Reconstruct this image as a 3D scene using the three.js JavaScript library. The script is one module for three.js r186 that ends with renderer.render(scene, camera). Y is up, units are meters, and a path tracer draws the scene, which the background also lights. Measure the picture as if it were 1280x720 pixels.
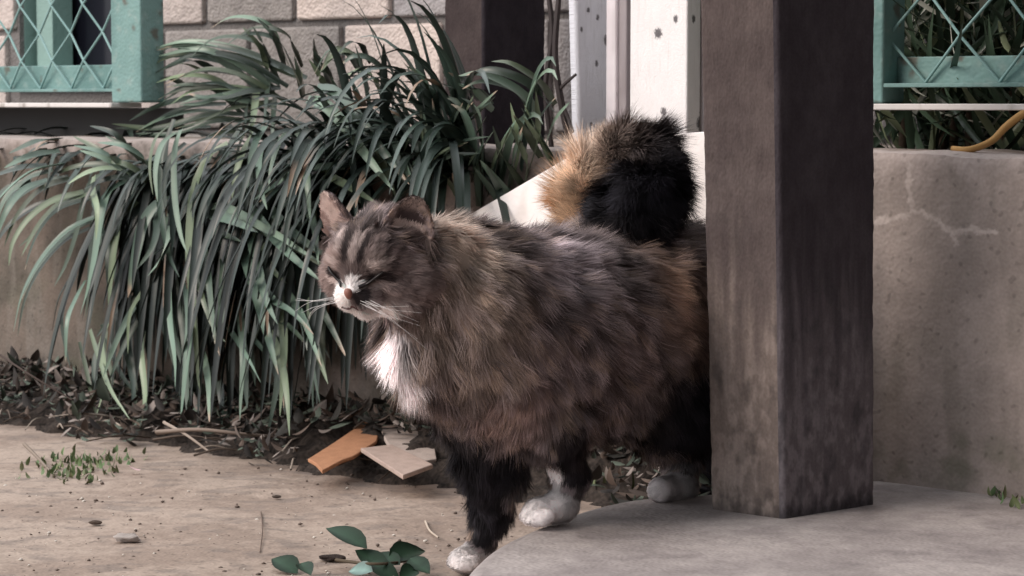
import * as THREE from 'three';
import { mergeGeometries, toCreasedNormals } from 'three/addons/utils/BufferGeometryUtils.js';
import { RoundedBoxGeometry } from 'three/addons/geometries/RoundedBoxGeometry.js';
import { createNoise2D, createNoise3D } from 'simplex-noise';

// ---------------------------------------------------------------- camera, sky, sun, exposure
const scene = new THREE.Scene();
const FPX = 2900, EYE = 0.5, PITCH = Math.atan(234 / FPX);
const camera = new THREE.PerspectiveCamera(2 * Math.atan(360 / FPX) * 180 / Math.PI, 16 / 9, 0.05, 100);
camera.position.set(0, EYE, 0);
camera.rotation.x = -PITCH;
camera.focus = 2.42; camera.userData.fStop = 18;
const renderer = new THREE.WebGLRenderer({ antialias: true });
renderer.setSize(1024, 576);
renderer.toneMapping = THREE.LinearToneMapping;
renderer.toneMappingExposure = 2.5;
renderer.shadowMap.enabled = true;
{
  const W = 256, H = 128, d = new Float32Array(W * H * 4);
  for (let y = 0; y < H; y++) for (let x = 0; x < W; x++) {
    const up = ((y + 0.5) / H - 0.5) * Math.PI, s = Math.max(0, Math.sin(up)), L = 0.55 + 0.55 * s;
    d.set([L * 0.97, L * 1.0, L * 1.04, 1], (y * W + x) * 4);
  }
  const t = new THREE.DataTexture(d, W, H, THREE.RGBAFormat, THREE.FloatType);
  t.mapping = THREE.EquirectangularReflectionMapping; t.magFilter = THREE.LinearFilter; t.needsUpdate = true;
  scene.background = t; scene.environment = t;
}
const sun = new THREE.DirectionalLight(0xfff0e2, 0.85);
sun.position.set(-4.2, 3.3, -0.9); sun.target.position.set(0.1, 0, -2.6);
sun.castShadow = true; sun.shadow.radius = 50;
Object.assign(sun.shadow.camera, { left: -4, right: 4, top: 4, bottom: -4, near: 0.1, far: 14 });
scene.add(sun, sun.target);

// ---------------------------------------------------------------- helpers
function rng(seed) { let a = seed >>> 0; return () => { a = (a + 0x6d2b79f5) | 0; let t = Math.imul(a ^ (a >>> 15), 1 | a); t = (t + Math.imul(t ^ (t >>> 7), 61 | t)) ^ t; return ((t ^ (t >>> 14)) >>> 0) / 4294967296; }; }
const n2 = createNoise2D(rng(11)), n3 = createNoise3D(rng(12));
const V = (x, y, z) => new THREE.Vector3(x, y, z);
const clamp = (x, a = 0, b = 1) => Math.min(b, Math.max(a, x)), lerp = (a, b, t) => a + (b - a) * t;
const sstep = (a, b, x) => { const t = clamp((x - a) / (b - a)); return t * t * (3 - 2 * t); };
const fbm = (x, y, o = 4) => { let s = 0, a = 0.5; for (let i = 0; i < o; i++) { s += a * n2(x, y); x = x * 2.03 + 7.1; y = y * 2.03 - 3.7; a *= 0.5; } return s; };
const fwd = V(0, -Math.sin(PITCH), -Math.cos(PITCH)), upv = V(0, Math.cos(PITCH), -Math.sin(PITCH));
const ray = (px, py) => fwd.clone().addScaledVector(V(1, 0, 0), (px - 640) / FPX).addScaledVector(upv, -(py - 360) / FPX);
const P = (px, py, d) => camera.position.clone().addScaledVector(ray(px, py), d);           // a surveyed point: direction and distance
const G = (px, py, h = 0) => { const r = ray(px, py); return camera.position.clone().addScaledVector(r, (h - EYE) / r.y); };  // a point on level ground
const names = {};
function numbered(n) { const k = (names[n] = (names[n] ?? -1) + 1); return k ? n + '_' + String(k).padStart(3, '0') : n; }
function tag(o, label, category, group, kind) { o.userData = { label, category }; if (group) o.userData.group = group; if (kind) o.userData.kind = kind; return o; }
function thing(name, label, category, pos = V(0, 0, 0), group) { const o = new THREE.Group(); o.name = numbered(name); o.position.copy(pos); scene.add(o); return tag(o, label, category, group); }
function mesh(name, geo, mat, parent, worldSpace = true) {
  const m = new THREE.Mesh(geo, mat); m.castShadow = m.receiveShadow = true;
  if (parent) { m.name = name; parent.add(m); if (worldSpace) { parent.updateWorldMatrix(true, false); m.applyMatrix4(parent.matrixWorld.clone().invert()); } } else { m.name = numbered(name); scene.add(m); }
  return m;
}
const srgb = (x) => Math.round(255 * (x <= 0.0031308 ? 12.92 * x : 1.055 * Math.pow(clamp(x), 1 / 2.4) - 0.055));
function tex(w, h, fn, color = true) {
  const d = new Uint8Array(w * h * 4);
  for (let y = 0; y < h; y++) for (let x = 0; x < w; x++) {
    const c = fn((x + 0.5) / w, (y + 0.5) / h), i = (y * w + x) * 4;
    if (color) { d[i] = srgb(clamp(c[0])); d[i + 1] = srgb(clamp(c[1])); d[i + 2] = srgb(clamp(c[2])); } else d[i] = d[i + 1] = d[i + 2] = Math.round(255 * clamp(c));
    d[i + 3] = 255;
  }
  const t = new THREE.DataTexture(d, w, h); t.magFilter = THREE.LinearFilter; t.wrapS = t.wrapT = THREE.MirroredRepeatWrapping;
  if (color) t.colorSpace = THREE.SRGBColorSpace; t.needsUpdate = true; return t;
}
const mixc = (a, b, t) => [lerp(a[0], b[0], t), lerp(a[1], b[1], t), lerp(a[2], b[2], t)];
const mat = (o) => new THREE.MeshPhysicalMaterial({ roughness: 0.85, specularIntensity: 0.5, ...o });
function tubeGeo(pts, r0, r1 = r0, seg = 16, rad = 6) {
  const c = new THREE.CatmullRomCurve3(pts), g = new THREE.TubeGeometry(c, seg, 1, rad, false), p = g.attributes.position;
  for (let i = 0; i <= seg; i++) { const o = c.getPointAt(i / seg), r = lerp(r0, r1, i / seg); for (let j = 0; j <= rad; j++) { const k = i * (rad + 1) + j; p.setXYZ(k, o.x + (p.getX(k) - o.x) * r, o.y + (p.getY(k) - o.y) * r, o.z + (p.getZ(k) - o.z) * r); } }
  g.computeVertexNormals(); return g;
}

// wall frame: s along the wall, y up, o outward (towards the camera's side)
const A0 = V(-0.795, 0, -3.78), AX = V(1.295, 0, 1.13).normalize(), NX = V(-AX.z, 0, AX.x);
const Wp = (s, y, o) => A0.clone().addScaledVector(AX, s).addScaledVector(NX, o).setY(y);
function onWall(px, py, o) { const r = ray(px, py), q = A0.clone().addScaledVector(NX, o); const t = q.sub(camera.position).dot(NX) / r.dot(NX), p = camera.position.clone().addScaledVector(r, t); return { s: p.clone().sub(A0).dot(AX), y: p.y, p }; }
const wallBasis = new THREE.Matrix4().makeBasis(AX, V(0, 1, 0), NX);
const wallBox = (s0, s1, y0, y1, o0, o1, bev = 0.002) => {
  const g = new RoundedBoxGeometry(s1 - s0, y1 - y0, o1 - o0, 2, Math.min(bev, (s1 - s0) / 2.1, (y1 - y0) / 2.1, (o1 - o0) / 2.1));
  const uv = g.attributes.uv, p = g.attributes.position, n = g.attributes.normal;
  for (let i = 0; i < p.count; i++) { const ax = Math.abs(n.getX(i)), ay = Math.abs(n.getY(i)), az = Math.abs(n.getZ(i)); const x = p.getX(i) + (s0 + s1) / 2, y = p.getY(i) + (y0 + y1) / 2, z = p.getZ(i); if (az >= ax && az >= ay) uv.setXY(i, x, y); else if (ax >= ay) uv.setXY(i, z + 0.3, y); else uv.setXY(i, x, z + 0.6); }
  g.translate((s0 + s1) / 2, (y0 + y1) / 2, (o0 + o1) / 2); g.applyMatrix4(wallBasis); g.translate(A0.x, 0, A0.z); return g;
};

// ---------------------------------------------------------------- surfaces
const grain = tex(512, 512, (u, v) => 0.5 + 0.35 * fbm(u * 40, v * 40, 4) + 0.3 * n2(u * 150, v * 150), false);
const groundMap = tex(1024, 1024, (u, v) => {
  const a = fbm(u * 3, v * 5, 4), b = fbm(u * 30 + 9, v * 30, 3), c = n2(u * 190, v * 190), g = fbm(u * 9 + 50, v * 14, 3);
  let k = mixc([0.25, 0.19, 0.155], [0.33, 0.26, 0.215], sstep(-0.4, 0.5, a + 0.35 * b));
  k = mixc(k, [0.16, 0.13, 0.115], 0.55 * sstep(0.1, 0.5, g)); const m = 1 + 0.1 * c + 0.1 * b - 0.3 * sstep(0.62, 0.85, n2(u * 60 + 4, v * 60));
  return k.map((x) => x * m);
});
const M = {};
M.ground = mat({ map: groundMap, bumpMap: grain, bumpScale: 0.0012, roughness: 0.92 });
M.ground.map.repeat.set(1, 1);

// ---------------------------------------------------------------- ground sheet
{
  const n = 150, g = new THREE.PlaneGeometry(1, 1, n, n), p = g.attributes.position, uv = g.attributes.uv;
  const warp = (t) => Math.sign(t) * (Math.abs(t) * 2.2 + Math.pow(Math.abs(t), 6) * 3000);
  for (let i = 0; i < p.count; i++) {
    const x = warp(p.getX(i) * 1.0), z = -3 + warp(p.getY(i) * 1.0);
    const near = Math.exp(-((x * x) + (z + 3) * (z + 3)) / 6);
    p.setXYZ(i, x, near * 0.006 * fbm(x * 4, z * 4, 3), z); uv.setXY(i, x, z);
  }
  const idx = g.index.array; for (let i = 0; i < idx.length; i += 3) { const t = idx[i]; idx[i] = idx[i + 1]; idx[i + 1] = t; }
  g.computeVertexNormals();
  const m = mesh('ground', g, M.ground); m.userData = { kind: 'structure', label: 'pinkish tan bare earth and concrete ground', category: 'ground' };
  if (g.attributes.normal.getY(0) < 0) g.attributes.normal.array.forEach((v, i, a) => { a[i] = -v; });
}

// ---------------------------------------------------------------- concrete pad under the pillar
const PAD = 0.053;
{
  const pts = [[-0.04, 1.55], [-0.052, 1.9], [-0.05, 2.15], [-0.034, 2.265], [-0.008, 2.355], [0.03, 2.44], [0.078, 2.53], [0.135, 2.595], [0.22, 2.63], [0.37, 2.72], [0.44, 2.73], [1.2, 2.05], [1.2, 1.55]];
  const sh = new THREE.Shape(); const c = new THREE.CatmullRomCurve3(pts.slice(0, 10).map(([x, d]) => V(x, d, 0))).getPoints(60);
  sh.moveTo(c[0].x, c[0].y); c.slice(1).forEach((q) => sh.lineTo(q.x, q.y)); pts.slice(10).forEach(([x, d]) => sh.lineTo(x, d)); sh.closePath();
  const B = 0.02, g = new THREE.ExtrudeGeometry(sh, { depth: 0.10 - B, bevelEnabled: true, bevelSize: B, bevelThickness: B, bevelOffset: -B, bevelSegments: 5, curveSegments: 4 });
  g.rotateX(-Math.PI / 2); const top = g.boundingBox ?? (g.computeBoundingBox(), g.boundingBox); g.translate(0, PAD - top.max.y, 0);
  const map = tex(1024, 1024, (u, v) => {
    const a = fbm(u * 4 + 3, v * 4, 4), b = fbm(u * 26, v * 26, 3), c2 = n2(u * 170, v * 170);
    let k = mixc([0.32, 0.28, 0.272], [0.41, 0.362, 0.35], sstep(-0.4, 0.4, a)); k = mixc(k, [0.22, 0.19, 0.19], 0.5 * sstep(0.1, 0.5, fbm(u * 7 + 20, v * 9, 3)));
    const m = 1 + 0.1 * c2 + 0.18 * b; return k.map((x) => x * m);
  });
  const gg = toCreasedNormals(g, 0.7);
  const m = mesh('pad', gg, mat({ map, bumpMap: grain, bumpScale: 0.0012, roughness: 0.8 })); m.userData = { kind: 'structure', label: 'worn grey concrete pad with rounded edge under the brown pillar', category: 'pad' };
}

// ---------------------------------------------------------------- retaining wall, planter soil
const WT = 0.440;      // top of the wall
{
  const s0 = -2.2, s1 = 3.2, L = s1 - s0, ns = 380, ny = 34, no = 8, TH = 0.13;
  const crk = [[[1095, 277], [1122, 272], [1150, 264], [1172, 276], [1190, 291], [1215, 287], [1246, 290]], [[1138, 205], [1136, 232], [1141, 266]], [[1190, 291], [1196, 305]]].map((l) => l.map(([x, y]) => onWall(x, y, 0)));
  const map = tex(2048, 512, (u, v) => {   // covers s -0.1..2.1, y 0..0.47
    const s = -0.1 + u * 2.2, y = v * 0.47;
    const a = fbm(s * 5, y * 5, 5), b = fbm(s * 24 + 5, y * 24, 3), c = n2(s * 170, y * 170), streak = fbm(s * 14 + 30, y * 2.2, 3);
    let k = mixc([0.285, 0.24, 0.22], [0.36, 0.30, 0.275], sstep(-0.45, 0.45, a + 0.4 * streak)); k = mixc(k, mixc([0.10, 0.085, 0.07], [0.15, 0.12, 0.1], sstep(-0.3, 0.3, a)), sstep(1.3, 0.6, s + 0.5 * a));  // left stretch darkened in the map to paint the shade there
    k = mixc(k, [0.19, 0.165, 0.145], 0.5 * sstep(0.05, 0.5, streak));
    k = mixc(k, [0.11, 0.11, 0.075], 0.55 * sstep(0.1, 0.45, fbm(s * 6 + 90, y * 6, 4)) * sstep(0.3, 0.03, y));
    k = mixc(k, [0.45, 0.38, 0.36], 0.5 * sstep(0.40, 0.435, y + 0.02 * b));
    const r1 = onWallCrack(s, y); k = mixc(k, [0.56, 0.48, 0.45], 0.65 * r1);
    const m = 1 + 0.07 * c + 0.13 * b - 0.25 * sstep(0.65, 0.9, n2(s * 50 + 3, y * 50)); return k.map((x) => x * m);
  });
  map.wrapS = map.wrapT = THREE.MirroredRepeatWrapping;
  function onWallCrack(s, y) {
    s += 0.0025 * n2(s * 60, y * 60) + 0.0012 * n2(s * 180, y * 180); y += 0.0025 * n2(s * 60 + 40, y * 60) + 0.0012 * n2(s * 180, y * 180 + 9); let m = 0;
    if (s > 1.4) for (const l of crk) for (let i = 0; i < l.length - 1; i++) { const a = l[i], b = l[i + 1], dx = b.s - a.s, dy = b.y - a.y, h = clamp(((s - a.s) * dx + (y - a.y) * dy) / (dx * dx + dy * dy)), d = Math.hypot(s - a.s - dx * h, y - a.y - dy * h); m = Math.max(m, sstep(0.0055, 0.001, d) * (0.75 + 0.35 * n2(s * 30, y * 30))); }
    return clamp(m);
  }
  const g = new THREE.BoxGeometry(L, WT, TH, ns, ny, no), p = g.attributes.position, uv = g.attributes.uv;
  for (let i = 0; i < p.count; i++) {
    let x = p.getX(i) + L / 2 + s0, y = p.getY(i) + WT / 2, z = p.getZ(i) - TH / 2;
    const e = Math.hypot(Math.max(0, y - (WT - 0.012)), Math.max(0, z + 0.012)); if (y > WT - 0.012 && z > -0.012 && e > 0.012) { y = WT - 0.012 + (y - WT + 0.012) * 0.012 / e; z = -0.012 + (z + 0.012) * 0.012 / e; }
    const q = n3(x * 7, y * 7, z * 7) * 0.0022 + n3(x * 25, y * 25, z * 25) * 0.0006;
    y += y > 0.3 ? q * 1.5 : 0; uv.setXY(i, (x + 0.1) / 2.2, (y + (z < -0.004 ? -z : 0)) / 0.47);
    p.setXYZ(i, x, y, z + q);
  }
  g.applyMatrix4(wallBasis); g.translate(A0.x, 0, A0.z); g.computeVertexNormals();
  const b2 = grain.clone(); b2.repeat.set(2.2, 0.47);
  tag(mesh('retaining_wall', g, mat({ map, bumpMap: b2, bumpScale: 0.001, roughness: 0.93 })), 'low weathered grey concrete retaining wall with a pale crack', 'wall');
  const sg = new THREE.PlaneGeometry(L, 3, 200, 60), sp = sg.attributes.position; sg.rotateX(-Math.PI / 2);
  for (let i = 0; i < sp.count; i++) { const x = sp.getX(i), z = sp.getZ(i); sp.setY(i, 0.408 + 0.014 * fbm(x * 6, z * 6, 3)); }
  sg.translate(s0 + L / 2, 0, -TH - 1.5 + 0.004); sg.applyMatrix4(wallBasis); sg.translate(A0.x, 0, A0.z); sg.computeVertexNormals();
  const soil = mesh('planter_soil', sg, mat({ map: tex(256, 256, (u, v) => { const k = 0.7 + 0.5 * fbm(u * 12, v * 12, 4) + 0.3 * n2(u * 60, v * 60); return [0.07 * k, 0.052 * k, 0.042 * k]; }), roughness: 1 })); soil.userData = { kind: 'structure', label: 'dark soil of the raised planting bed', category: 'soil' };
}

// ---------------------------------------------------------------- white sloping cheek in front of the wall
M.white = (seed, base, spots, w, h, dirt) => tex(256, 512, (u, v) => {
  const a = fbm(u * 3 + seed, v * 6, 4), b = n2(u * 60 + seed, v * 60), c = fbm(u * 12, v * 3 + seed, 3); let k = base.map((x) => x * (1 + 0.05 * a + 0.03 * b));
  k = mixc(k, dirt, 0.5 * sstep(0.15, 0.55, c + 0.3 * a));
  for (const [x, y, rx, ry] of spots) { const e = Math.hypot((u - x) / rx, (v - y) / ry) + 0.35 * b; k = mixc(k, [0.07, 0.06, 0.065], 0.9 * sstep(1.15, 0.7, e)); }
  return k;
});
{
  const o = 0.055, pr = [[560, 283], [596, 262], [735, 181], [770, 172], [905, 163]].map(([x, y]) => onWall(x, y, o));
  const sh = new THREE.Shape(); sh.moveTo(pr[0].s, 0.11); pr.forEach((q) => sh.lineTo(q.s, q.y)); sh.lineTo(pr[4].s, 0.11); sh.closePath();
  const g = new THREE.ExtrudeGeometry(sh, { depth: 0.046, bevelEnabled: true, bevelSize: 0.004, bevelThickness: 0.004, bevelOffset: -0.004, bevelSegments: 2 });
  g.translate(0, 0, 0.005); g.applyMatrix4(wallBasis); g.translate(A0.x, 0, A0.z);
  const map = M.white(5, [0.86, 0.8, 0.78], [], 1, 1, [0.6, 0.52, 0.48]);
  tag(mesh('stair_cheek', toCreasedNormals(g, 0.6), mat({ map, bumpMap: grain, bumpScale: 0.0006, roughness: 0.7 })), 'white painted sloping concrete slab against the wall behind the cat', 'slab');
}

// ---------------------------------------------------------------- brown pillars
function pillarGeo(F, Lv, Rv, h, y0, r = 0.005, lean = 0, flare = 0) {
  const c = [F, F.clone().add(Rv), F.clone().add(Rv).add(Lv), F.clone().add(Lv)], pts = [];   // ring, seen from above
  for (let i = 0; i < 4; i++) { const a = c[i], pv = c[(i + 3) % 4].clone().sub(a).normalize(), nx = c[(i + 1) % 4].clone().sub(a).normalize(); for (let k = 0; k <= 4; k++) { const t = k / 4, q = a.clone().addScaledVector(pv, r * (1 - t) * (1 - t)).addScaledVector(nx, r * t * t); pts.push(q); } }
  pts.push(pts[0].clone()); const rows = 220, pos = [], uv = [], idx = [], len = [0]; for (let i = 1; i < pts.length; i++) len.push(len[i - 1] + pts[i].distanceTo(pts[i - 1]));
  for (let j = 0; j <= rows; j++) { const y = h * Math.pow(j / rows, 1.6); pts.forEach((q, i) => { const k = 1 + flare * Math.min(y, 0.75), cx = F.x + (Lv.x + Rv.x) / 2, cz = F.z + (Lv.z + Rv.z) / 2; const e = 0.0007 * n3(q.x * 25, y * 22, q.z * 25) + 0.0006 * n3(q.x * 80, y * 70, q.z * 80); pos.push(cx + (q.x - cx) * (k + e * 10) + lean * y, y0 + y, cz + (q.z - cz) * (k + e * 10)); uv.push(len[i] / 0.5, y); }); }
  const n = pts.length; for (let j = 0; j < rows; j++) for (let i = 0; i < n - 1; i++) { const a = j * n + i, b = a + 1, d = a + n, e = d + 1; idx.push(a, b, d, b, e, d); }
  const g = new THREE.BufferGeometry(); g.setAttribute('position', new THREE.Float32BufferAttribute(pos, 3)); g.setAttribute('uv', new THREE.Float32BufferAttribute(uv, 2)); g.setIndex(idx); g.computeVertexNormals(); return g;
}
const pillarMap = tex(512, 1024, (u, v) => {    // u 0.5 m round, v 1 m up
  const x = u * 0.5, y = v;
  const a = fbm(x * 9, y * 7, 4), b = fbm(x * 50, y * 30, 3), c = n2(x * 240, y * 200), drip = fbm(x * 40 + 7, y * 4, 3);
  let k = mixc([0.078, 0.06, 0.058], [0.10, 0.078, 0.074], sstep(-0.4, 0.4, a));
  const worn = sstep(0.30, 0.10, y + 0.10 * drip + 0.05 * a + 0.05 * b);
  k = mixc(k, mixc([0.21, 0.168, 0.15], [0.29, 0.235, 0.21], sstep(-0.3, 0.4, b + a)), worn * 0.9);
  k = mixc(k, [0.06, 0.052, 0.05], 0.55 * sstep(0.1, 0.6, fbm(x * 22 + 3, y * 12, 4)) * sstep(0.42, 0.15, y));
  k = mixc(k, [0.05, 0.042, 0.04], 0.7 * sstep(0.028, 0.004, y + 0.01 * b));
  const m = (1 + 0.09 * c + 0.2 * b + 0.09 * fbm(x * 130, y * 8, 3)) * (x < 0.146 ? 0.72 : 1); return k.map((q, i) => q * m * (x < 0.146 ? [0.92, 1, 1.2][i] : 1));  // right face darkened and blued in the map to paint its shade
});
M.pillar = mat({ map: pillarMap, bumpMap: grain, bumpScale: 0.0009, roughness: 0.75, specularIntensity: 0.2 });
const PF = G(980, 649, PAD);
{
  const t = thing('pillar', 'thick dark brown square pillar standing on the concrete pad beside the cat', 'pillar', PF.clone());
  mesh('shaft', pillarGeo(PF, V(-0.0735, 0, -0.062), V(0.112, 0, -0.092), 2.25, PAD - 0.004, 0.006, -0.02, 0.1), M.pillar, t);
  const F2 = P(605, 126, 3.5).setY(0.39);
  const t2 = thing('pillar', 'dark brown square pillar farther back between block wall and white boards', 'pillar', F2.clone());
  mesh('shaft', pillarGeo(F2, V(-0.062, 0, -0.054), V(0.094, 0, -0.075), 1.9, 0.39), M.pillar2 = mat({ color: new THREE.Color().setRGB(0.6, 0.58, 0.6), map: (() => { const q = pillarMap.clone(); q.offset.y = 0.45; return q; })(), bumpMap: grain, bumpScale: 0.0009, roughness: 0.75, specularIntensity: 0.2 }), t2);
}
// roof and side wall added out of view to block sky light
{
  const t = thing('added_shade_roof', 'dark board roof added above the frame to hold back sky light', 'roof', V(0.3, 2.2, -2.5));
  const c = V(0.3, 2.3, -2.5), rm = mat({ color: new THREE.Color().setRGB(0.06, 0.055, 0.055), roughness: 0.9 });
  const B = NX, put = (a0, a1, b0, b1, y0, y1, nm) => { const g = new THREE.BoxGeometry(a1 - a0, y1 - y0, b1 - b0); g.translate((a0 + a1) / 2, (y0 + y1) / 2, (b0 + b1) / 2); g.applyMatrix4(wallBasis); g.translate(c.x, 0, c.z); mesh(nm, g, rm, t); };
  for (let i = 0; i < 9; i++) put(-0.25 + i * 0.24, -0.25 + i * 0.24 + 0.236, -0.6, 3.5, 2.3, 2.33, 'board');
  put(-0.25, 1.6, -0.12, -0.02, 2.2, 2.3, 'beam'); put(-0.25, 1.6, 3.3, 3.4, 2.2, 2.3, 'beam');
  const w = thing('added_shade_wall', 'dark upright board wall added out of view to block light from the right', 'wall', V(1.3, 0, -1.6));  // unseen wall, added to keep light off the right pillar face
  for (let i = 0; i < 24; i++) { const g = new THREE.BoxGeometry(0.03, 2.25, 0.196); g.translate(1.62, 1.125, -1.32 + i * 0.2); g.applyMatrix4(wallBasis); g.translate(c.x, 0, c.z); mesh('board', g, rm, w); }
}

// ---------------------------------------------------------------- white boards / posts behind
{
  const o = -0.10;
  const a = onWall(787, 60, o), b = onWall(859, 60, o);
  const t = thing('white_board', 'bright white painted upright board with a few dark marks, right behind the tail', 'board', a.p.clone().setY(0.40));
  const g = wallBox(a.s, b.s, 0.39, 1.9, o - 0.03, o, 0.003), uv = g.attributes.uv; for (let i = 0; i < uv.count; i++) uv.setXY(i, (uv.getX(i) - a.s) / (b.s - a.s), (uv.getY(i) - 0.39) / 0.3);
  mesh('board', g, mat({ map: M.white(1, [0.9, 0.86, 0.86], [[0.5, 0.66, 0.07, 0.024], [0.8, 0.72, 0.04, 0.018], [0.64, 0.27, 0.08, 0.03], [0.6, 0.32, 0.05, 0.02]], 1, 1, [0.8, 0.74, 0.73]), bumpMap: grain, bumpScale: 0.001, roughness: 0.6 }), t);
  const c = onWall(862, 60, o - 0.04), d = onWall(884, 60, o - 0.04);
  mesh('edge_strip', wallBox(c.s, d.s, 0.39, 1.9, o - 0.07, o - 0.034, 0.002), mat({ color: new THREE.Color().setRGB(0.45, 0.41, 0.41) }), t);  // grey strip paints the shaded side of the white board
  const t2 = thing('shade_tinted_board', 'weathered white upright board with dark specks, tinted blue grey to paint its shade, left of the bright white board', 'board', P(730, 126, 3.2).setY(0.39));
  const spots = [[0.06, 0.97, 0.05, 0.02], [0.3, 0.9, 0.035, 0.016], [0.5, 0.86, 0.035, 0.016], [0.68, 0.74, 0.06, 0.03], [0.45, 0.62, 0.035, 0.018], [0.14, 0.8, 0.03, 0.015], [0.85, 0.35, 0.08, 0.11], [0.3, 0.3, 0.03, 0.012]];
  const g2 = new RoundedBoxGeometry(0.066, 1.5, 0.03, 3, 0.006), q2 = g2.attributes.position, u2 = g2.attributes.uv; for (let i = 0; i < q2.count; i++) u2.setXY(i, q2.getX(i) / 0.066 + 0.5, (q2.getY(i) + 0.75) / 0.26);
  g2.rotateZ(0.03); g2.rotateY(0.28); { const p0 = P(729, 126, 3.2); g2.translate(p0.x, 0.39 + 0.75, p0.z); }
  mesh('board', g2, mat({ map: M.white(9, [0.62, 0.615, 0.66], spots, 1, 1, [0.5, 0.49, 0.52]), bumpMap: grain, bumpScale: 0.001, roughness: 0.75 }), t2);  // white board given a blue grey tint that paints shade on it
  const h0 = onWall(757, 60, o - 0.015), h1 = onWall(770, 60, o - 0.015); mesh('edge_strip', wallBox(h0.s, h1.s, 0.39, 1.9, o - 0.05, o - 0.015, 0.003), mat({ map: M.white(4, [0.7, 0.64, 0.66], [[0.5, 0.4, 0.4, 0.1]], 1, 1, [0.4, 0.35, 0.36]), roughness: 0.75 }), t2);
  const e = onWall(768, 60, o - 0.02), f = onWall(783, 60, o - 0.02);
  const t3 = thing('grey_batten', 'narrow grey batten in the gap between round post and white board', 'batten', e.p.clone().setY(0.39));
  mesh('batten', wallBox(e.s, f.s, 0.39, 1.9, o - 0.06, o - 0.02, 0.002), mat({ map: M.white(3, [0.32, 0.28, 0.29], [], 1, 1, [0.2, 0.17, 0.17]), roughness: 0.8 }), t3);
}

// ---------------------------------------------------------------- block wall with window
{
  const o = -0.50, H = 0.19, y0 = 0.646 - 2 * H - 0.006;
  const t = thing('block_wall', 'pale concrete block wall behind the strap leaved plants, blocks of uneven tone', 'wall', Wp(0.4, 0.26, o));
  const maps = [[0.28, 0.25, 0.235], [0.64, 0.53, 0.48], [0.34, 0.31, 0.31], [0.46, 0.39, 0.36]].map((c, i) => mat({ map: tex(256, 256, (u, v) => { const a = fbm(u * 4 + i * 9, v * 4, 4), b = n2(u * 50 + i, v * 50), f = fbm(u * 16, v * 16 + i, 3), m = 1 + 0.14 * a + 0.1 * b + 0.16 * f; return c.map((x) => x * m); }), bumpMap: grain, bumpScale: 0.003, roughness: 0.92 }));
  const js = [200, 255, 368, 503, 620].map((x) => onWall(x, 60, o).s), wl = onWall(20, 60, o).s, wr = onWall(158, 60, o).s;
  const mort = mat({ color: new THREE.Color().setRGB(0.17, 0.155, 0.15), roughness: 1, bumpMap: grain, bumpScale: 0.004 });
  const Bw = 0.235, jt = 0.011, cols = []; for (let i = -9; i < 14; i++) cols.push(js[2] + i * Bw);
  const r = rng(8);
  for (let row = 0; row < 6; row++) for (let i = 0; i < cols.length - 1; i++) {
    const off = row % 2 ? Bw / 2 : 0; let a = cols[i] + off, b = a + Bw; const ya = y0 + row * H, yb = ya + H - jt;
    const win = yb > 0.53 && ya < 1.3; if (win && a > wl && b < wr) continue; if (win && a < wr && b > wr) a = wr; if (win && a < wl && b > wl) b = wl; if (b - a < 0.03) continue; if (win && a >= wl && b <= wr) continue;
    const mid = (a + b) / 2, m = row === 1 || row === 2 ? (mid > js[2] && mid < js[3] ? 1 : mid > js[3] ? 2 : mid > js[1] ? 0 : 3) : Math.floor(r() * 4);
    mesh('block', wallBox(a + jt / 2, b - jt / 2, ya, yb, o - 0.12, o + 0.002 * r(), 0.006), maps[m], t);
  }
  for (const [a, b, c, d] of [[cols[0], wl, 0.2, 1.4], [wr, cols[cols.length - 1], 0.2, 1.4], [wl, wr, 0.2, 0.52]]) mesh('mortar', wallBox(a, b, c, d, o - 0.115, o - 0.009, 0.001), mort, t);
  const w = thing('window', 'pale green framed window with a dark pane in the block wall', 'window', Wp((wl + wr) / 2, 0.53, o));
  const gm = mat({ color: new THREE.Color().setRGB(0.22, 0.33, 0.30), roughness: 0.55, bumpMap: grain, bumpScale: 0.001 }), at = (x) => onWall(x, 60, o - 0.03).s;
  mesh('frame', wallBox(wl, at(36), 0.54, 1.3, o - 0.07, o - 0.02), gm, w); mesh('frame', wallBox(at(46), at(66), 0.54, 1.3, o - 0.08, o - 0.03), gm, w); mesh('frame', wallBox(at(150), wr + 0.02, 0.54, 1.3, o - 0.07, o - 0.02), gm, w);
  mesh('sill', wallBox(wl - 0.01, wr + 0.01, 0.525, 0.556, o - 0.09, o + 0.012), gm, w);
  mesh('pane', wallBox(wl, wr, 0.55, 1.3, o - 0.102, o - 0.096, 0.001), mat({ color: new THREE.Color().setRGB(0.012, 0.012, 0.018), roughness: 0.15 }), w);
}

// ---------------------------------------------------------------- green chain link fences
M.teal = mat({ map: tex(256, 256, (u, v) => { const a = fbm(u * 5, v * 5, 4), b = fbm(u * 30, v * 30, 3); let k = mixc([0.12, 0.215, 0.205], [0.17, 0.285, 0.27], sstep(-0.4, 0.4, a)); k = mixc(k, [0.24, 0.32, 0.30], 0.6 * sstep(0.2, 0.5, b)); return mixc(k, [0.09, 0.05, 0.03], 0.7 * sstep(0.33, 0.5, fbm(u * 14 + 8, v * 14, 3))); }), roughness: 0.5, bumpMap: grain, bumpScale: 0.001 });
M.wire = mat({ color: new THREE.Color().setRGB(0.2, 0.33, 0.32), roughness: 0.4 });
M.ledge = mat({ map: tex(256, 64, (u, v) => { const b = fbm(u * 20, v * 4, 3); return mixc([0.62, 0.58, 0.56], [0.25, 0.22, 0.2], sstep(0.1, 0.5, b)); }), roughness: 0.6 });
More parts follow.
